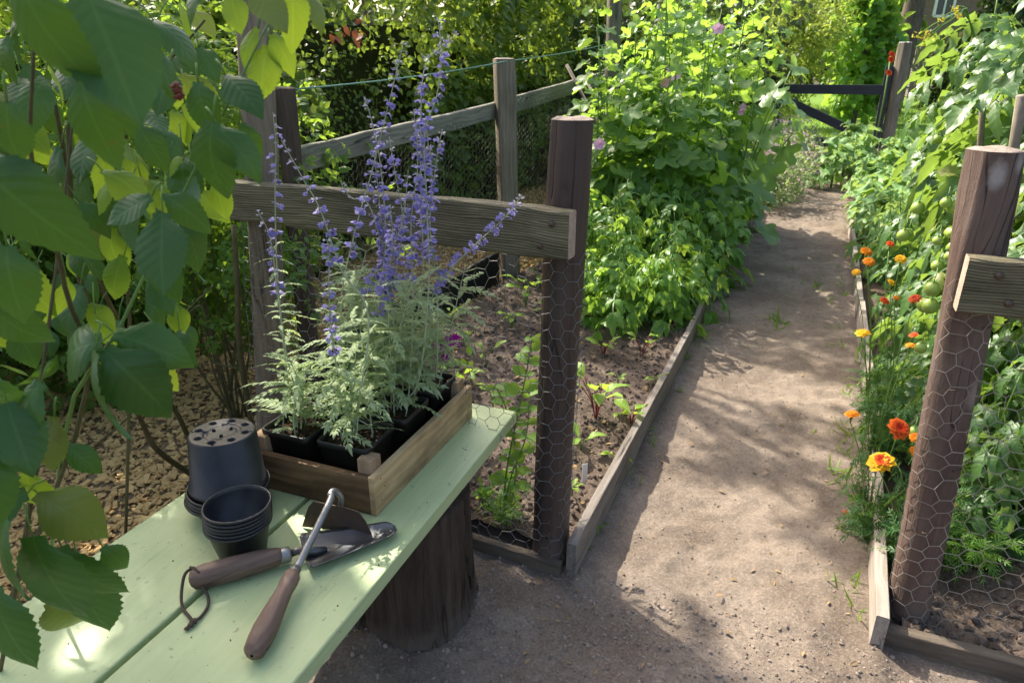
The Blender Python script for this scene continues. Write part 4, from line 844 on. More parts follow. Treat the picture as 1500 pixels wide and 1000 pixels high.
# ---- trees and bushes far behind ---------------------------------------------------------------
def tree(label, mat, x, y, h, r, N, size, seed, trunk=.16, h0=.4, Ts=T_hedge, name='tree', tmat='bark', cl=70, cr=.13):
    rr = np.random.default_rng(seed); t = thing(name, label, 'tree', (x, y, 0)); b = MB()
    sp = spline([(0, 0, -.1), (.05*r, 0, h*.3), (-.03*r, .05, h*.6), (.02, 0, h*.92)], 14); b.tube(sp, np.linspace(trunk, trunk*.2, len(sp)), 10)
    cen = np.array([0, 0, h*(h0+1)/2]); ext = np.array([r, r, h*(1-h0)/2]); u = rr.normal(size=(cl, 3)); u /= np.linalg.norm(u, axis=1, keepdims=True); u *= rr.uniform(.35, 1, (cl, 1)); C_ = u*ext+cen
    for i in range(14): st = np.array([0, 0, rr.uniform(.25, .7)*h]); q = spline([st, (st+C_[i])/2+np.array([0, 0, .1]), C_[i]], 8); b.tube(q, np.linspace(trunk*.35, trunk*.06, len(q)), 6)
    b.build('trunk', MT[tmat], t)
    k = rr.integers(0, cl, N); p = C_[k]+rr.normal(size=(N, 3))*ext*cr*rr.uniform(.6, 1.3, cl)[k][:, None]; p[:, 2] = np.maximum(p[:, 2], .05); out = p-cen; out /= np.linalg.norm(out, axis=1, keepdims=True)
    b = MB(); leaves(b, Ts, p, out*.6+rr.normal(size=(N, 3))*.7+np.array([0, 0, -.3]), rr.normal(size=(N, 3))*.5+out*.4+np.array([0, 0, .7]), rr.uniform(.6, 1.3, N)*size); b.build('crown', mat, t); return t
xy = lambda px, Y: at(px, 100, Y).x
tree('dark dense evergreen behind the tall pale post', MT['dark'], xy(880, 10.5), 10.5, 2.75, 1.35, 4600, .12, 31, h0=.02)
tree('dark tall tree left of the evergreen, beyond the hedge end', MT['hedge'], xy(760, 12.5), 12.5, 3.1, 1.8, 5000, .14, 32, h0=.02)
tree('dark leafy tree rising behind the tall mallows', MT['dark'], xy(1010, 13), 13, 3.2, 1.9, 4600, .15, 33, h0=.02)
tree('yellow green feathery bush behind the left gate post', MT['ybush'], xy(1150, 18.5), 18.5, 3.7, 1.35, 5200, .16, 34, h0=.0, Ts=T_lanc, trunk=.08)
tree('big leaved dark green climber covered bush beyond the gate', MT['dahlia'], xy(1263, 19.5), 19.5, 3.6, .95, 2000, .26, 35, h0=.02, Ts=T_pea, trunk=.08)
tree('thick bare lower trunk of a tall tree near the brick house', MT['dark'], xy(1312, 25), 25, 13, 4.5, 3500, .5, 36, trunk=.42, h0=.5)
tree('shaded round tree between gate bush and tree trunk', MT['hedge'], xy(1288, 29), 29, 5.5, 1.1, 1900, .3, 37, h0=.05)
tree('dark low bush in front of the brick house', MT['dark'], xy(1385, 26), 26, 2.9, 1.0, 1800, .18, 45, h0=.0, trunk=.06)
tree('dark bush right of the brick house window', MT['dark'], xy(1462, 21), 21, 4.5, 1.1, 3000, .2, 38, h0=.02)
tree('broad light tree far behind the yellow green bush', MT['ybush'], xy(1090, 27), 27, 7, 3.2, 4200, .32, 39, h0=.05)
for tt, rr0, nn, sd, lb in ((pq(2.35, .55), .48, 330, 43, 'unseen light crowned tree added to shade the middle of the path'), (Vector((.40, 1.10, 0)), .45, 300, 44, 'small unseen light crowned tree added to shade the near ground')):
    tc = tt+sdir*(4.9/sdir.z); tree(lb, MT['rose'], tc.x, tc.y, 5.6, rr0, nn, .14, sd, h0=.78, trunk=.07, cl=26)  # unseen crowns added up-sun so their shade falls on path and near ground
tc = Vector((1.40, 2.05, 0))+sdir*(4.9/sdir.z)
tree('second light crowned tree behind the hedge, further along', MT['rose'], tc.x, tc.y, 5.6, .55, 260, .14, 41, h0=.78, trunk=.08, cl=30)
tc = Vector((-.42, .30, .75))+sdir*(3.9/sdir.z)
tree('light crowned tree behind the hedge shading the bench', MT['rose'], tc.x, tc.y, 5.5, 1.02, 4200, .125, 40, h0=.68, trunk=.09, cl=46)
wd = MB(); N = 9000; th = R.uniform(-1.3, 1.3, N); rr_ = R.uniform(56, 68, N); P = np.stack([np.sin(th)*rr_, np.cos(th)*rr_, R.uniform(0, 1, N)**.8*(9+3*np.sin(th*9))], 1)
leaves(wd, T_hedge, P, rdir(N, -.3), rdir(N, .7), R.uniform(.9, 1.8, N)); o = wd.build('far_woods', MT['dark']); setting(o, 'stuff', 'dark far off wood closing the view behind the gardens', 'woods')
# ---- tall mallows and toothed plants in the left bed -------------------------------------------
def stalk_plant(t, stems, hgt, Ts, lsz, gap, mat, smat='stem', sr=.006, pet=.5, spread=.18, lean=(0, 0), rise=.25, z0=.06, rr=None, low=1.25, topz=.45, side=.9, droop=.15):
    rr = rr or R; bs = MB(); bf = MB(); tips = []
    for k in range(stems):
        a = rr.uniform(0, 2*PI); h = hgt*rr.uniform(.75, 1.05); b0 = np.array([math.cos(a), math.sin(a), 0])*spread*.25*rr.random(); e = np.array([math.cos(a)*spread+lean[0], math.sin(a)*spread+lean[1], h])
        sp = spline([b0, b0*.5+e*.5+np.array([rr.normal()*.03, rr.normal()*.03, 0]), e], 16); bs.tube(sp, np.linspace(sr, sr*.4, len(sp)), 6); tips.append(e)
        n = int(h/gap); ph = rr.uniform(0, 6)
        for i in range(n):
            f = max(0.03, min(.995, z0+(1-z0)*(i+rr.random()*.6)/n)); q = sp[int(f*(len(sp)-1))]; s = lsz*(low*(1-f)+topz*f)*rr.uniform(.7, 1.15); ph += 2.4+rr.normal()*.2
            o = np.array([math.cos(ph)*side, math.sin(ph)*side, rise+rr.normal()*.12]); L_ = pet*s*rr.uniform(.7, 1.2); j = q+o*L_
            if pet > .05: bs.segs([q], [j], max(.0012, sr*.25), 4)
            d = o*np.array([1, 1, 0])+np.array([rr.normal()*.3, rr.normal()*.3, -droop-rr.random()*.35]); up = np.array([rr.normal()*.35, rr.normal()*.35, 1.0])
            leaves(bf, Ts, [j], [d], [up], s)
    bs.build('stem', MT[smat] if isinstance(smat, str) else smat, t); bf.build('foliage', mat, t); return tips
def round_flower(name, parent, mat, c, d, r, n=5, T=T_petal, cup=.55, layers=1):
    b = MB(); d = np.array(d, float); d /= np.linalg.norm(d); a = np.cross(d, [.3, .2, 1.]); a /= np.linalg.norm(a); e = np.cross(d, a)
    for l in range(layers):
        for k in range(n):
            th = 2*PI*(k+.5*l)/n+R.normal()*.06; o = math.cos(th)*a+math.sin(th)*e; b.inst(T, [np.array(c)+d*r*.06*l], [o+d*cup*(1+.5*l)], [d-o*.3], r*(1-.18*l)*R.uniform(.9, 1.1))
    return b.build(name, mat, parent)
mlab = 'tall leafy mallow in the crowded row left of the path'
mpos = [(3.15, -.78, 1.55), (3.2, -.55, 1.45), (3.5, -.2, 1.55), (3.75, -.8, 1.95), (4.0, -.42, 2.0), (4.25, -.08, 1.75), (4.5, -.75, 2.15), (4.75, -.3, 2.2), (5.1, -.6, 2.3), (5.3, -.1, 1.95), (5.7, -.35, 2.1), (4.1, -.85, 1.75)]
MAL = []
for i, (s, c, h) in enumerate(mpos):
    t = thing('mallow_plant', mlab, 'mallow', pq(s, c-.13, .03), 0, 'tall mallows left of the path'); tips = stalk_plant(t, 5, h, T_mal, .30, .064, MT['mallow'], 'stem', .0085, .7, .26, rr=np.random.default_rng(60+i), topz=.42, low=1.15, droop=.1, rise=.3); MAL.append((t, tips))
for px, py, Y0 in ((1052, 43, 5.4), (985, 105, 5.0), (990, 110, 5.1), (974, 122, 5.0), (1088, 158, 5.6), (878, 212, 4.7), (1085, 165, 5.6)):
    p = at(px, py, Y0); t = min(MAL, key=lambda m: (Vector((m[0].location.x, m[0].location.y, 0))-Vector((p.x, p.y, 0))).length)[0]
    round_flower('flower', t, MT['pink'], V3(p-t.location), (-.2, -.8, .3), .05 if px < 1060 else .035, 5)
dlab = 'low bushy plant with toothed bright green leaves before the mallows'
for i, (s, c, h) in enumerate([(2.05, -.42, .50), (2.25, -.12, .42), (2.3, -.42, .56), (2.55, -.40, .66), (2.6, -.10, .58), (2.75, -.66, .72), (2.95, -.55, .82), (3.0, -.15, .78), (2.2, -.25, .5), (3.3, -.05, .7)]):
    t = thing('dahlia_plant', dlab, 'leafy plant', pq(s, c-.07, .04), 0, 'toothed plants before the mallows'); stalk_plant(t, 7, h, T_dahl, .20, .042, MT['dahlia'], 'stem', .005, .35, .17, rr=np.random.default_rng(90+i), low=1.05, topz=.6)
# drooping squash like leaves over the path edge
t = thing('squash_plant', 'sprawling plant with big leaves drooping over the far left board', 'plant', pq(3.9, -.1, .05)); bs, bf = MB(), MB()
for px, py, Y0, ln, ang in ((1080, 310, 4.9, 60, 60), (1118, 338, 4.9, 50, 40), (1060, 300, 4.8, 65, 120), (1100, 270, 5.0, 70, 50), (1120, 240, 5.2, 70, 100), (1148, 150, 5.3, 60, 20), (1160, 100, 5.3, 55, 10), (1140, 130, 5.3, 60, 160), (1165, 190, 5.4, 60, 45), (1150, 215, 5.4, 50, 90), (1040, 340, 4.6, 55, 80), (1130, 190, 5.3, 60, 140)):
    p = V3(at(px, py, Y0)); a = rad(ang); leaves(bf, T_mal, [p-V3(t.location)], [CR*math.cos(a)-CU*math.sin(a)+CF*R.normal()*.3], [-CF*.5+np.array([0, 0, .8])+R.normal(size=3)*.2], ln/F*Y0*.95)
    e = p-V3(t.location); sp = spline([(0, 0, 0), e*.5+np.array([0, 0, .12]), e], 10); bs.tube(sp, .005, 5)
bs.build('stem', MT['stem'], t); bf.build('foliage', MT['mallow'], t)
# ---- seedlings in the soil -------------------------------------------------------------------
def seedling(label, px, py, ht, n, stalk='rstem', mat='beet', lf=.075, Ts=T_beet, name='beet_seedling', grp='beet seedlings in the left bed', seed=0):
    rr = np.random.default_rng(seed); t = thing(name, label, 'seedling', un(px, py, .06), 0, grp); bs, bf = MB(), MB()
    for k in range(n):
        a = k*2.4+rr.normal()*.3; o = np.array([math.cos(a), math.sin(a), 0]); h = ht*rr.uniform(.45, .8); e = o*h*rr.uniform(.25, .6)+np.array([0, 0, h])
        sp = spline([np.zeros(3)-np.array([0, 0, .03]), e*np.array([.35, .35, .5]), e], 8); bs.tube(sp, .0022, 5); leaves(bf, Ts, [e], [o*.6+np.array([0, 0, .75-rr.random()*.9])], [np.array([0, 0, .7])-o*.5+rr.normal(size=3)*.2], lf*rr.uniform(.7, 1.2))
    bs.build('stalk', MT[stalk], t); bf.build('foliage', MT[mat], t); return t
SEED_SCALE = 1.25
SD = [('tallest beet seedling with red stalks, just right of the dark post', 873, 612, .17, 7, .085), ('small beet seedling in front of the toothed leaves, nearer the dark post', 884, 520, .08, 5, .055), ('thin red stalked seedling close to the grey bed board', 940, 522, .11, 4, .05),
      ('seedling whose bright leaves lean on the grey bed board', 925, 620, .07, 4, .075), ('single curled yellow green leaf low beside the dark post', 850, 655, .05, 2, .085), ('bushy young seedling behind the wire, below the squared post', 770, 445, .14, 7, .085),
      ('pale yellow seedling behind the wire left of the dark post', 750, 477, .08, 6, .06), ('curled yellowish leaf sprouting from bare soil behind the wire', 712, 530, .08, 2, .06), ('small sprout with two leaves left of the pea plant', 722, 590, .09, 4, .055), ('little sprout by the foot of the squared post', 790, 420, .10, 5, .06),
      ('tiny sprout at the soil edge behind the crate corner', 690, 555, .05, 3, .045), ('small sprout halfway between dark post and bed board', 905, 560, .04, 3, .035), ('small pale sprout behind the wire above the pea plant', 800, 465, .08, 5, .05), ('low sprout between the toothed leaves and the dark post', 912, 492, .07, 5, .05), ('little leafy sprout against the near bed board', 905, 680, .04, 4, .04), ('two leaved sprout behind the wire under the plank', 680, 500, .06, 4, .05), ('small sprout midway behind the wire near the black edging', 660, 470, .07, 5, .05), ('tiny sprout in front of the white label', 838, 720, .03, 3, .03), ('little sprout between the tallest beet and the bed board', 962, 565, .05, 4, .04)]
for i, (l, px, py, h, n, lf) in enumerate(SD): seedling(l, px, py, h*SEED_SCALE, n+1, 'rstem' if i in (0, 2, 3, 1) else 'stem', 'beet', lf*SEED_SCALE, seed=i)
pe_ = thing('pea_plant', 'young pea plant climbing beside the dark post at the bench end', 'pea plant', un(738, 760, .04)); bs, bf = MB(), MB()
for pts in ([(738, 760), (742, 690), (760, 600), (772, 540), (779, 497)], [(735, 760), (748, 700), (770, 640), (776, 580)], [(742, 762), (752, 720), (756, 665), (742, 600), (726, 566)]):
    base = un(738, 760, .04); sp = spline([V3(at(px, py, base.y+.02+.02*k))-V3(base) for k, (px, py) in enumerate(pts)], 20); bs.tube(sp, np.linspace(.004, .0018, len(sp)), 6)
    for k in range(2, len(sp), 2):
        for sg in (-1, 1):
            a = R.uniform(-.6, .6); o = np.array([sg*math.cos(a), math.sin(a), R.uniform(.0, .8)]); leaves(bf, T_pea, [sp[k]], [o], [np.array([0, -.6, .8])+R.normal(size=3)*.3], R.uniform(.026, .066))
bs.build('stem', MT['stem'], pe_); bf.build('foliage', MT['pea'], pe_)
def tuft(label, pos, n, ht, T, mat, name='weed', cat='weed', smat='stem', ls=.05, grp=None, spread=.6, rr=None):
    rr = rr or R; t = thing(name, label, cat, pos, 0, grp); bf = MB(); bs = MB()
    for k in range(n):
        a = rr.uniform(0, 2*PI); h = ht*rr.uniform(.4, 1); e = np.array([math.cos(a)*h*spread, math.sin(a)*h*spread, h]); sp = spline([(0, 0, -.02), e*.5+np.array([0, 0, h*.12]), e], 6); bs.tube(sp, .0016, 4)
        for q in (sp[len(sp)//2], sp[-2], sp[-1]): leaves(bf, T, [q], [e/np.linalg.norm(e)*.5+rr.normal(size=3)*.6], [rr.normal(size=3)*.4+np.array([0, 0, 1])], ls*rr.uniform(.7, 1.2))
    bs.build('stem', MT[smat], t); bf.build('foliage', mat, t); return t
tuft('feathery green weed at the foot of the pea plant', un(735, 768, .04), 22, .10, T_fern, MT['dahlia'], ls=.05)
tuft('low spreading weed by the bench end and low board', un(712, 735, .04), 12, .06, T_pea, MT['pea'], ls=.03)
mg = thing('petunia_plant', 'magenta petunia flowering behind the far corner of the crate', 'petunia', un(662, 590, .04)); bs = MB(); bf = MB()
for px, py in ((662, 500), (640, 508), (652, 520), (675, 528), (690, 520)):
    e = V3(at(px, py, mg.location.y-.05)-mg.location); sp = spline([(0, 0, 0), e*.5, e], 8); bs.tube(sp, .002, 5); leaves(bf, T_pea, sp[3:], rdir(len(sp)-3), rdir(len(sp)-3, 1), .045)
bs.build('stem', MT['stem'], mg); bf.build('foliage', MT['beet'], mg)
for px, py, r in ((664, 496, .055), (643, 505, .045), (650, 523, .035)): round_flower('flower', mg, MT['magenta'], V3(at(px, py, mg.location.y-.06)-mg.location), (.2, -.9, .45), r, 5, cup=.35)
# ---- Russian sage in the square pots ------------------------------------------------------------
slab = {(0, 0): 'short sage in the near right pot of the crate', (0, 1): 'sage in the near left pot with a long bare spire', (1, 0): 'sage in the middle pot on the golden side of the crate', (1, 1): 'tallest sage of the crate, in its middle left pot', (2, 0): 'sage in the far right pot with one spire leaning over the plank', (2, 1): 'sage in the far left pot of the crate, behind the tall spires'}
SP_ = {(0, 1): [[(422, 560), (412, 470), (405, 380), (403, 280), (404, 215), (400, 165)], [(440, 600), (420, 520), (408, 440), (396, 350), (378, 310)]],
       (0, 0): [[(540, 470), (500, 395), (470, 310), (440, 255), (412, 205)], [(510, 600), (490, 520), (482, 430), (483, 370), (478, 350)]],
       (1, 1): [[(505, 560), (500, 440), (520, 340), (545, 250), (570, 150), (592, 60)], [(560, 570), (560, 420), (565, 340), (557, 240), (545, 180), (535, 145)], [(545, 560), (575, 420), (590, 330), (580, 260), (570, 200)], [(520, 560), (535, 430), (560, 380), (556, 300), (548, 225)]],
       (1, 0): [[(612, 560), (628, 420), (625, 300), (622, 200), (640, 140), (646, 80), (642, 28)], [(600, 560), (605, 430), (602, 330), (612, 240), (606, 160)], [(590, 560), (575, 460), (566, 400), (590, 320), (598, 250)], [(575, 570), (556, 470), (560, 420), (575, 370), (572, 300)]],
       (2, 1): [[(590, 520), (618, 420), (616, 250), (620, 110), (645, 70), (668, 52)], [(560, 500), (572, 420), (562, 370), (540, 300), (515, 290), (500, 270)]],
       (2, 0): [[(630, 520), (632, 440), (660, 395), (700, 355), (740, 318), (765, 286)], [(640, 530), (640, 420), (630, 330), (640, 230), (648, 190)], [(620, 540), (590, 420), (610, 360), (632, 280), (625, 190)]]}
for (i, j), base in POTC.items():
    rr = np.random.default_rng(200+i*2+j); t = thing('russian_sage', slab[(i, j)], 'sage plant', base, 0, 'Russian sage plants in the crate'); bs, bf, bfl, bbd = MB(), MB(), MB(), MB(); B_ = V3(base)
    def leafpair(q, tg, s, ph):
        for sg in (0, PI):
            a = ph+sg; side = np.array([math.cos(a), math.sin(a), 0]); d = side*.9+tg*.3+rr.normal(size=3)*.15; leaves(bf, T_sage, [q+side*.003], [d], [np.array([0, 0, 1])+rr.normal(size=3)*.25], s*rr.uniform(.75, 1.15))
    for k in range(7 if i else 6):               # leafy shoots
        a = rr.uniform(0, 2*PI); h = rr.uniform(.09, .40)*(.58 if (i, j) == (0, 0) else .85 if (i, j) == (0, 1) else 1); o = np.array([math.cos(a), math.sin(a), 0]); b0 = np.array([rr.normal()*.022, rr.normal()*.022, -.01]); e = o*h*rr.uniform(.12, .52)+np.array([0, 0, h])
        sp = spline([b0, b0+e*np.array([.35, .35, .55]), e], 14); bs.tube(sp, np.linspace(.0022, .0010, len(sp)), 5); n = int(h/.031)
        for m in range(1, n+1):
            f = .14+.86*m/n; idx = min(len(sp)-1, int(f*(len(sp)-1))); tg = sp[min(idx+1, len(sp)-1)]-sp[max(0, idx-1)]; tg /= np.linalg.norm(tg)+1e-9; leafpair(sp[idx], tg, .115*(1.0-.35*f)*(.55 if f < .3 else 1), m*PI/2+k)
    Ys = base.y+rr.uniform(-.03, .03) if i < 2 else 1.72
    for n_sp, pts in enumerate(SP_[(i, j)]):                     # flowering spires
        w_ = [V3(at(px, py, (1.78-.05*k) if (i, j, n_sp) == (2, 0, 0) else Ys-.02*k+.012*n_sp)) for k, (px, py) in enumerate(pts)]; w_ = [B_+np.array([rr.normal()*.012, rr.normal()*.012, 0])]+w_
        sp = spline(w_, 90)-B_; cum = np.concatenate([[0], np.cumsum(np.linalg.norm(np.diff(sp, axis=0), axis=1))]); Lt = cum[-1]; bs.tube(sp, np.linspace(.0027, .0008, len(sp)), 6)
        pos_ = Lt*.15; fl0 = Lt*(.62 if (i, j) == (0, 1) or (i, j, n_sp) == (0, 0, 0) else .46 if len(pts) > 4 else .5); kk = 0
        while pos_ < Lt:
            q = np.array([np.interp(pos_, cum, sp[:, m]) for m in range(3)]); q2 = np.array([np.interp(min(Lt, pos_+.01), cum, sp[:, m]) for m in range(3)]); tg = q2-q+np.array([0, 0, 1e-5]); tg /= np.linalg.norm(tg); f = pos_/Lt
            a_ = np.cross(tg, [.2, 1, .1]); a_ /= np.linalg.norm(a_); e_ = np.cross(tg, a_)
            if pos_ < fl0: leafpair(q, tg, .058*(1-.5*f), kk*PI/2+n_sp); pos_ += .034
            else:
                g = (pos_-fl0)/max(1e-6, Lt-fl0); nf = int(rr.integers(5, 10)*(1-.4*g)*(.6 if (i, j) == (0, 1) else 1)); bud = g > rr.uniform(.62, .95)
                for m in range(nf):
                    th = rr.uniform(0, 2*PI); o = math.cos(th)*a_+math.sin(th)*e_; c0 = q+tg*rr.normal()*.0025+o*.002
                    bfl.inst(T_nar, [c0]*2, [o+tg*.4, o*.7+tg*.8], [tg, tg-o], .009*rr.uniform(.8, 1.2), mi=1)
                    if not bud or rr.random() < .25: bfl.inst(T_flo, [c0+o*.006], [o+tg*rr.uniform(-.3, .5)], [tg+o*.2+rr.normal(size=3)*.3], .0145*rr.uniform(.8, 1.25)*(1-.3*g)); 
                    if not bud and rr.random() < .6: bfl.inst(T_flo, [c0+o*.005+rr.normal(size=3)*.002], [o-tg*.3], [o+tg+rr.normal(size=3)*.4], .014)
                pos_ += rr.uniform(.026, .040)*(1-.5*g)
            kk += 1
    bs.build('stem', MT['sstem'], t); bf.build('foliage', MT['sage'], t); bfl.build('blossom', [MT['violet'], MT['calyx']], t)
# ---- right bed: tomatoes, marigolds, kale ---------------------------------------------------------
tl = ['tomato plant nearest the leaning post, heavy with green fruit', 'tomato plant behind the leaning post against a grey stake', 'tomato plant overhanging the marigolds with large drooping leaves', 'farthest tomato plant, next to the kale', 'tomato plant at the right edge behind the chicken wire', 'tall tomato plant in the middle of the right bed', 'low tomato plant crowding the marigolds at the near board', 'low tomato plant behind the red and orange marigolds', 'low tomato plant behind the farthest orange marigolds', 'lowest tomato plant, hidden behind the foot of the leaning post', 'half height tomato plant behind the chicken wire on the right']
tp = [(1.5, 1.42, 1.7), (1.75, 1.75, 2.0), (2.2, 1.36, 1.75), (3.1, 1.40, 1.85), (1.05, 1.8, 1.9), (2.6, 1.75, 2.1), (1.15, 1.12, .45), (1.65, 1.12, .55), (2.1, 1.1, .5), (.72, 1.2, .5), (1.2, 1.5, .95)]
TOM = []
for i, (s, c, h) in enumerate(tp):
    t = thing('tomato_plant', tl[i], 'tomato plant', pq(s, c, .04), 0, 'tomato plants in the right bed'); stalk_plant(t, 4, h, T_tom, .44 if h > 1 else .28, .042, MT['tomato'], 'stem', .0095 if h > 1 else .005, .12, .30 if h > 1 else .12, rr=np.random.default_rng(300+i), low=.9, topz=.8, droop=.1, rise=.25); TOM.append(t)
for px, py, Y0, r in ((1350, 303, 3.1, 9), (1318, 347, 2.9, 9), (1336, 340, 2.95, 8), (1384, 307, 2.7, 8), (1392, 316, 2.72, 9), (1394, 343, 2.6, 9), (1406, 334, 2.6, 8), (1382, 350, 2.6, 8), (1388, 364, 2.55, 10), (1377, 372, 2.55, 8), (1383, 389, 2.5, 9), (1402, 356, 2.55, 8), (1381, 430, 2.4, 11), (1370, 444, 2.4, 12), (1355, 446, 2.42, 12), (1366, 206, 3.2, 7), (1380, 210, 3.2, 7), (1399, 322, 2.65, 8), (1372, 358, 2.6, 7), (1410, 345, 2.6, 8), (1352, 505, 2.2, 9), (1342, 628, 1.98, 8)):
    p = at(px+R.normal()*9, py+R.normal()*6, Y0+R.normal()*.05); t = min(TOM, key=lambda m: (Vector((m.location.x, m.location.y, 0))-Vector((p.x, p.y, 0))).length); R_ = r/F*Y0*1.05; b = MB()
    b.lathe([(.0005, R_), (R_*.3, R_*.93), (R_*.68, R_*.70), (R_*.95, R_*.25), (R_, -.1*R_), (R_*.85, -.55*R_), (R_*.5, -.85*R_), (.0005, -.95*R_)], 18, V3(p-t.location)); fo = b.build('fruit', MT['tomfruit'], t)
    b = MB(); q = V3(p-t.location)+np.array([0, 0, R_]); b.tube([q, q+np.array([.005, .004, R_*.7]), q+np.array([.015, .02, R_*1.6])], .0016, 5); b.inst(T_nar, [q]*5, [(math.cos(a), math.sin(a), .15) for a in np.arange(5)*1.257], (0, 0, 1), R_*.8); b.build('calyx', MT['stem'], fo)
def stake(label, px0, py0, px1, py1, Y0, r, name='garden_stake'):
    a = at(px1, py1, Y0); e = at(px0, py0, Y0+.03); dn = (e-a); k = (a.z)/(-dn.z) if dn.z < -.02 else 1; f = a+dn*k; b = MB(); b.tube(spline([a, a.lerp(f, .5)+Vector((.004, 0, 0)), f], 8), r, 8); return tag(b.build(name, MT['slate']), label, 'stake', 'stakes among the tomato plants')
stake('thick grey stake rising beside the leaning post top', 1478, 260, 1497, 140, 2.0, .014); stake('short brown stake among the middle tomato leaves', 1432, 270, 1440, 148, 2.8, .012)
ML = [((1270, 368), 'orange', .034, 2.62), ((1254, 398), 'yellow', .022, 2.6), ((1273, 383), 'orange', .03, 2.55), ((1320, 379), 'yellow', .03, 2.55), ((1304, 357), 'red', .022, 2.7), ((1264, 487), 'yellow', .032, 2.25), ((1296, 440), 'red', .024, 2.4), ((1340, 437), 'red', .028, 2.3), ((1306, 413), 'yellow', .022, 2.45), ((1338, 490), 'red', .02, 2.15), ((1248, 606), 'orange', .030, 1.86), ((1317, 627), 'red', .046, 1.80), ((1291, 676), 'yellow', .048, 1.70), ((1341, 640), 'orange', .024, 1.8), ((1333, 505), 'orange', .02, 2.12), ((1340, 660), 'orange', .02, 1.75), ((1313, 436), 'orange', .014, 2.38), ((1396, 738), 'orange', .014, 1.72)]
T_mp = blade(4, .9, .72, .5, .2, .3, .12, 3, wav=2., base=.4)
mlbl = ['marigold with the largest yellow and red bloom, by the near board', 'marigold with a flat wide red bloom beside the leaning post', 'marigold leaning over the board with one flat orange bloom', 'marigold with a lone yellow bloom at the board joint', 'marigold with red blooms among the tomato leaves', 'marigold with orange blooms under the green tomatoes', 'farthest marigold, crowded with bright orange blooms', 'small marigold with tiny orange blooms behind the wire']
mb_ = [((1291, 676, 1.70), .95), ((1317, 627, 1.8), .98), ((1248, 606, 1.86), .93), ((1264, 487, 2.25), .95), ((1296, 440, 2.4), 1.0), ((1330, 437, 2.35), 1.1), ((1275, 383, 2.58), .98), ((1396, 738, 1.72), 1.2)]
MAR = []
for i, ((px, py, Y0), c) in enumerate(mb_):
    p = at(px, py, Y0); b0 = Vector((p.x+.12, p.y-.01, .03)); t = thing('marigold_plant', mlbl[i], 'marigold', b0, 0, 'marigolds along the right board'); bs, bf = MB(), MB(); rr = np.random.default_rng(400+i)
    for k in range(13):
        a = rr.uniform(0, 2*PI); h = max(.08, p.z*.62)*rr.uniform(.3, .95); e = np.array([math.cos(a)*.10+.02, math.sin(a)*.10, h]); sp = spline([(0, 0, -.03), e*np.array([.4, .4, .5]), e], 8); bs.tube(sp, .0018, 4); n = len(sp)-2
        for q in sp[2:]: leaves(bf, T_fern, [q]*2, rdir(2, .1), rdir(2, 1.5), rr.uniform(.05, .085, 2))
    bs.build('stem', MT['stem'], t); bf.build('foliage', MT['mari'], t); MAR.append(t)
for (px, py), col, r, Y0 in ML:
    p = at(px, py, Y0); t = min(MAR, key=lambda m: (m.location-p).length); c = V3(p-t.location); 
    o = round_flower('bloom', t, MT[col], c, (-.25+R.normal()*.25, -.35+R.normal()*.2, .9), r*.84, 9, T_mp, .18, 3)
    if col == 'yellow' and r > .04: round_flower('bloom_heart', o, MT['red'], c+np.array([0, -.002, .006]), (-.25, -.35, .9), r*.5, 9, T_mp, .5, 1)
    b = MB(); b.tube([c-np.array([0, 0, .03]), c-np.array([0, 0, .018]), c], [.0018, .004, .006], 7); e = np.array([0, 0, 0.]); sp = spline([e, c*np.array([.5, .5, .6]), c-np.array([0, 0, .028])], 6); b.tube(sp, .0017, 5); b.build('bloom_stalk', MT['stem'], t)
b = MB(); p = V3(un(1240, 751, .012)); o = thing('fallen_bloom', 'small red marigold head fallen on the path by the board', 'flower', p); round_flower('petal_head', o, MT['red'], (0, 0, 0), (.2, -.3, 1), .014, 9, T_mp, .3, 2)
kl = 'curly leaved green kale in the far right bed'
for i, (s, c, h) in enumerate([(4.9, 1.02, .42), (5.5, 1.0, .45), (6.1, 1.05, .5), (6.8, .98, .5), (7.5, 1.05, .55), (8.3, 1.0, .55), (5.8, 1.55, .55), (7.0, 1.6, .6), (9.0, 1.3, .62), (9.6, 1.15, .62), (8.2, 1.7, .65), (10.2, 1.3, .7)]):
    rr = np.random.default_rng(500+i); t = thing('kale_plant', kl, 'kale', pq(s, c+(.14 if s < 8 else -.28), .03), 0, 'kale in the right bed'); bf, bs = MB(), MB()
    bs.tube([(0, 0, -.03), (.005, 0, h*.4), (0, .005, h*.75)], [.014, .012, .008], 8)
    for k in range(34):
        a = k*2.4+rr.normal()*.2; f = rr.uniform(.15, 1); o = np.array([math.cos(a), math.sin(a), 0]); q = np.array([0, 0, h*.75*f]); e = q+o*.13*(1.3-f)+np.array([0, 0, .05]); bs.segs([q], [e], .003, 4); leaves(bf, T_kale, [e], [o*(1.1-.55*f)+np.array([0, 0, .1+.7*f-.25*rr.random()])], [np.array([0, 0, 1])-o*.3+rr.normal(size=3)*.2], rr.uniform(.16, .26))
    bs.build('stem', MT['stem'], t); bf.build('foliage', MT['kale'], t)
for i, (s, c, h) in enumerate([(3.75, 1.05, .62), (4.2, 1.15, .6), (4.5, .98, .48), (3.8, 1.5, .8), (4.6, 1.6, .7)]):
    t = thing('potato_plant', 'leafy mid green plant between the tomatoes and the kale', 'leafy plant', pq(s, c+.14, .03), 0, 'leafy plants between tomatoes and kale'); stalk_plant(t, 8, h, T_dahl, .20, .05, MT['kale'], 'stem', .006, .25, .2, rr=np.random.default_rng(520+i))
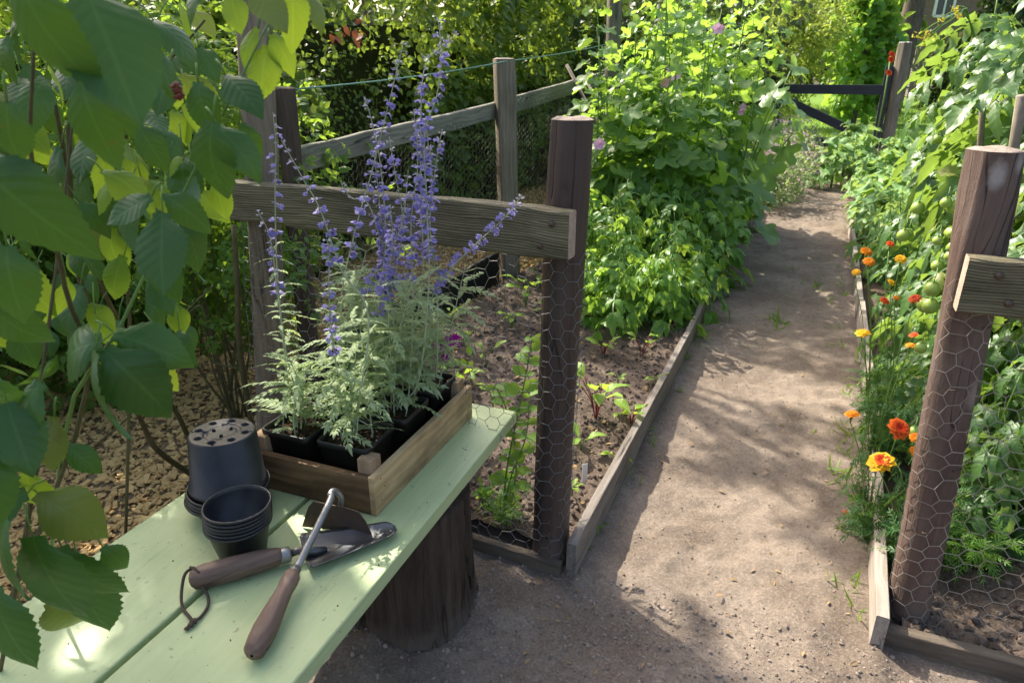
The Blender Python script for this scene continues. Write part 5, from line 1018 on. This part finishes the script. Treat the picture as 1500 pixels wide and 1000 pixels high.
for i, (s, c, h) in enumerate([(.75, 1.32, .42), (1.0, 1.55, .55), (.55, 1.75, .5), (1.25, 1.3, .45), (.85, 1.95, .6), (1.35, 1.95, .7)]):
    t = thing('pepper_plant', 'shaded dark leafed plant behind the wire on the right', 'leafy plant', pq(s, c, .03), 0, 'dark leafed plants behind the right wire'); stalk_plant(t, 7, h, T_beet, .125, .042, MT['rose'], 'stem', .005, .35, .16, rr=np.random.default_rng(540+i))
tuft('feathery carrot like plant at the foot of the leaning post', un(1408, 830, .05), 22, .15, T_fern, MT['dahlia'], 'fern_plant', 'plant', ls=.08)
t = thing('fern_plant', 'single large pinnate frond lying over the soil on the right', 'plant', un(1400, 800, .06)); b = MB(); b.inst(T_fern[0], [(0, 0, .03)], [(.15, -.55, .05)], [(0, -.3, 1)], .13); b.inst(T_fern[1], [(0, 0, .03)], [(.4, .2, .3)], [(0, -.3, 1)], .11); b.build('frond', MT['kale'], t)
t = thing('brassica_plant', 'flowering stalks with small yellow blooms above the tomato leaves', 'plant', pq(3.6, 1.9, .04)); bs = MB(); bf = MB()
for px, py in ((1345, 52), (1352, 58), (1362, 55), (1375, 30), (1395, 16), (1405, 22)):
    e = V3(at(px, py, 4.1)-t.location); e2 = V3(at(1420, 30, 4.3)-t.location); sp = spline([(0, 0, 0), e2*.7, e2, e2*.4+e*.6+np.array([0, 0, .04]), e], 24); bs.tube(sp, .004, 5); bf.inst(T_flo, sp[-2:].repeat(4, 0)+R.normal(size=(8, 3))*.012, rdir(8), rdir(8), .02)
bs.build('stem', MT['stem'], t); bf.build('blossom', MT['lemon'], t)
t = thing('lily_plant', 'red orange flowers on a stem beside the right gate post', 'flower', (at(1296, 130, 11.8).x, 11.8, 0)); b = MB(); tz = at(1296, 80, 11.8).z; b.tube([(0, 0, 0), (.02, 0, tz*.6), (0, 0, tz)], .012, 5); b.build('stem', MT['stem'], t)
for dz in (0, .08, .27): round_flower('bloom', t, MT['red'], (0, -.02, tz-dz), (.1, -.7, .5), .065, 7, T_mp, .3, 2)
for i, (s, c, r) in enumerate([(6.5, .05, .34), (7.1, .18, .36), (7.7, .05, .36), (6.9, -.3, .4), (7.6, -.4, .42), (8.6, .12, .38), (9.4, -.05, .42), (10.3, .1, .42)]):
    p = pq(s, c, .0); lab = ['pale bushy herb nearest along the left path edge, pink topped', 'pale herb leaning furthest into the path', 'pale herb behind, closest to the far gate', 'pale herb tucked beneath the mallow leaves', 'tall pink topped herb left of the path end', 'pale herb farther along the left path edge, before the gate', 'pale herb close to the left gate post', 'farthest pale herb, right below the gate'][i]
    t = shrub('oregano_plant', lab, 'herb', MT['pale'], T_pea, 900, (p.x, p.y, r*.85), (r, r, r*.8), .045, 30, 12, 600+i, p, .2, .8, .003, 'stem'); b = MB(); N = 150; u = rdir(N, .7); u[:, 2] = np.abs(u[:, 2]); b.inst(T_flo, np.array([0, 0, r*.85])+u*np.array([r, r, r*.95]), u, rdir(N), .028); b.build('blossom', MT['palepink'], t)
# ---- loose stuff on the ground -----------------------------------------------------------------------
def scatter(name, label, cat, mat, N, s0, s1, c0, c1, zf, sz, T, flat=True, keep=None, near=1.0):
    s = s0+(s1-s0)*R.random(N)**near; c = R.uniform(c0, c1, N); X = P0.x+PD.x*s+PR.x*c; Y = P0.y+PD.y*s+PR.y*c; m = np.ones(N, bool) if keep is None else keep(X, Y, s, c)
    Z = zf(X, Y, s, c); P = np.stack([X, Y, Z], 1)[m]; n = len(P); b = MB(); d = rdir(n); 
    if flat: d[:, 2] *= .25; up = rdir(n)*.45+np.array([0, 0, 1])
    else: up = rdir(n)
    S_ = sz[0]+(sz[1]-sz[0])*R.random(n)**3
    for k, TT in enumerate(T): q = (np.arange(n) % len(T)) == k; b.inst(TT, P[q], d[q], up[q], S_[q])
    return setting(b.build(name, mat, smooth=False), 'stuff', label, cat)
def chip(sx, sz, sd):
    rr = np.random.default_rng(sd); V = np.array([(x*sx*.5*(1+rr.normal()*.15), y*.5*(1+rr.normal()*.12), z*sz*.5) for z in (-1, 1) for x, y in ((-1, -1), (1, -1), (1, 1), (-1, 1))])+rr.normal(size=(8, 3))*.04
    return V, np.array([(3, 2, 1, 0), (4, 5, 6, 7), (0, 1, 5, 4), (1, 2, 6, 5), (2, 3, 7, 6), (3, 0, 4, 7)]), np.zeros((8, 2))
CH = [chip(.55, .22, 1), chip(.35, .16, 2), chip(.75, .2, 3), chip(.45, .3, 4)]
def cquad(T): return T
scatter('wood_chips', 'yellow brown wood chips covering the path behind the fence', 'wood chips', MT['chip'], 38000, -1.0, 7.5, -3.2, -1.40, lambda X, Y, S, C_: chip_h(X, Y, S, C_)+.006+R.random(len(X))*.008, (.010, .040), CH, near=1.6, keep=lambda X, Y, s, c: ~((X > -1.05) & (Y < 2.1)))
zb = bed_h(.045); zr = bed_h(.03)
scatter('soil_crumbs', 'dark crumbs of soil in the left bed', 'soil', MT['crumb'], 12000, .12, 4.5, -1.33, -.06, lambda *a: zb(*a)+.001, (.0015, .015), [CLOD], False, near=1.5)
scatter('soil_crumbs', 'dark crumbs of soil in the right bed', 'soil', MT['crumb'], 5000, .13, 3, .93, 2.6, lambda *a: zr(*a)+.002, (.002, .020), [CLOD], False, near=1.4)
scatter('soil_crumbs', 'dry crumbs of soil loose on the trodden path', 'soil', MT['crumbl'], 2600, -.9, 5, .0, .84, lambda *a: path_h(*a)+.0005, (.001, .0055), [CLOD], False, near=1.3)
scatter('soil_crumbs', 'loose lumpy soil around the stump and path end', 'soil', MT['crumbl'], 11000, -1.4, .05, -1.0, 1.3, lambda *a: path_h(*a)+.0005, (.0012, .0085), [CLOD], False)
scatter('leaf_litter', 'dry leaf bits and straw scattered on the ground', 'litter', MT['litter'], 900, -1.0, 5, -.05, 1.2, lambda *a: path_h(*a)+.006, (.006, .03), T_lanc+[T_nar], True, near=1.4, keep=lambda X, Y, s, c: (c < .8) | (s < 0))
scatter('leaf_litter', 'dry leaf bits lying on the bed soil', 'litter', MT['litter'], 500, .1, 3.5, -1.3, -.05, lambda *a: zb(*a)+.008, (.01, .05), T_hedge+[T_nar], True)
N = 170; b = MB(); a_ = R.uniform(-1.5, -.05, N); c_ = R.uniform(-.6, -.02, N); P = np.array([tuple(bl(x, y, .4508)) for x, y in zip(a_, c_)]); b.inst(CLOD, P, rdir(N), rdir(N), .0006+.0022*R.random(N)**4); setting(b.build('soil_crumbs', MT['crumb']), 'stuff', 'specks of soil spilt on the green bench top', 'soil')
b = MB(); N = 26000; s = 12.9+R.random(N)**1.3*18; c = R.uniform(-7, 8, N); T_gr = blade(3, .10, .3, 1, .1, .3, 0, 2, base=.8)
b.inst(T_gr, np.stack([P0.x+PD.x*s+PR.x*c, P0.y+PD.y*s+PR.y*c, np.zeros(N)], 1), rdir(N, 1.6), rdir(N), R.uniform(.08, .2, N)); setting(b.build('lawn_grass', MT['grass']), 'stuff', 'short sunlit grass beyond the far gate', 'grass')
b = MB()
for px, py, n in ((1228, 712, 14), (1130, 480, 8), (1160, 395, 10), (860, 770, 10), (1222, 690, 10), (1240, 640, 16), (1190, 420, 20), (1140, 470, 18)):
    p = V3(un(px, py, .0)); p[2] = float(path_h(np.array([p[0]]), np.array([p[1]]), np.array([1.]), np.array([.4]))[0]); b.inst(T_gr, p+R.normal(size=(n, 3))*np.array([.035, .045, 0]), rdir(n, .7), rdir(n), R.uniform(.04, .13, n))
for k in range(46):
    s_ = R.uniform(.1, 4.5); c_ = R.choice([R.uniform(.015, .07), R.uniform(.74, .82)]); p = V3(pq(s_, c_)); p[2] = float(path_h(np.array([p[0]]), np.array([p[1]]), np.array([s_]), np.array([c_]))[0])-.002; n = R.integers(3, 9)
    b.inst(T_gr, p+R.normal(size=(n, 3))*np.array([.015, .02, 0]), rdir(n, .9), rdir(n), R.uniform(.02, .075, n))
setting(b.build('path_weeds', MT['grass']), 'stuff', 'sparse grass blades sprouting in the trodden path', 'weeds')
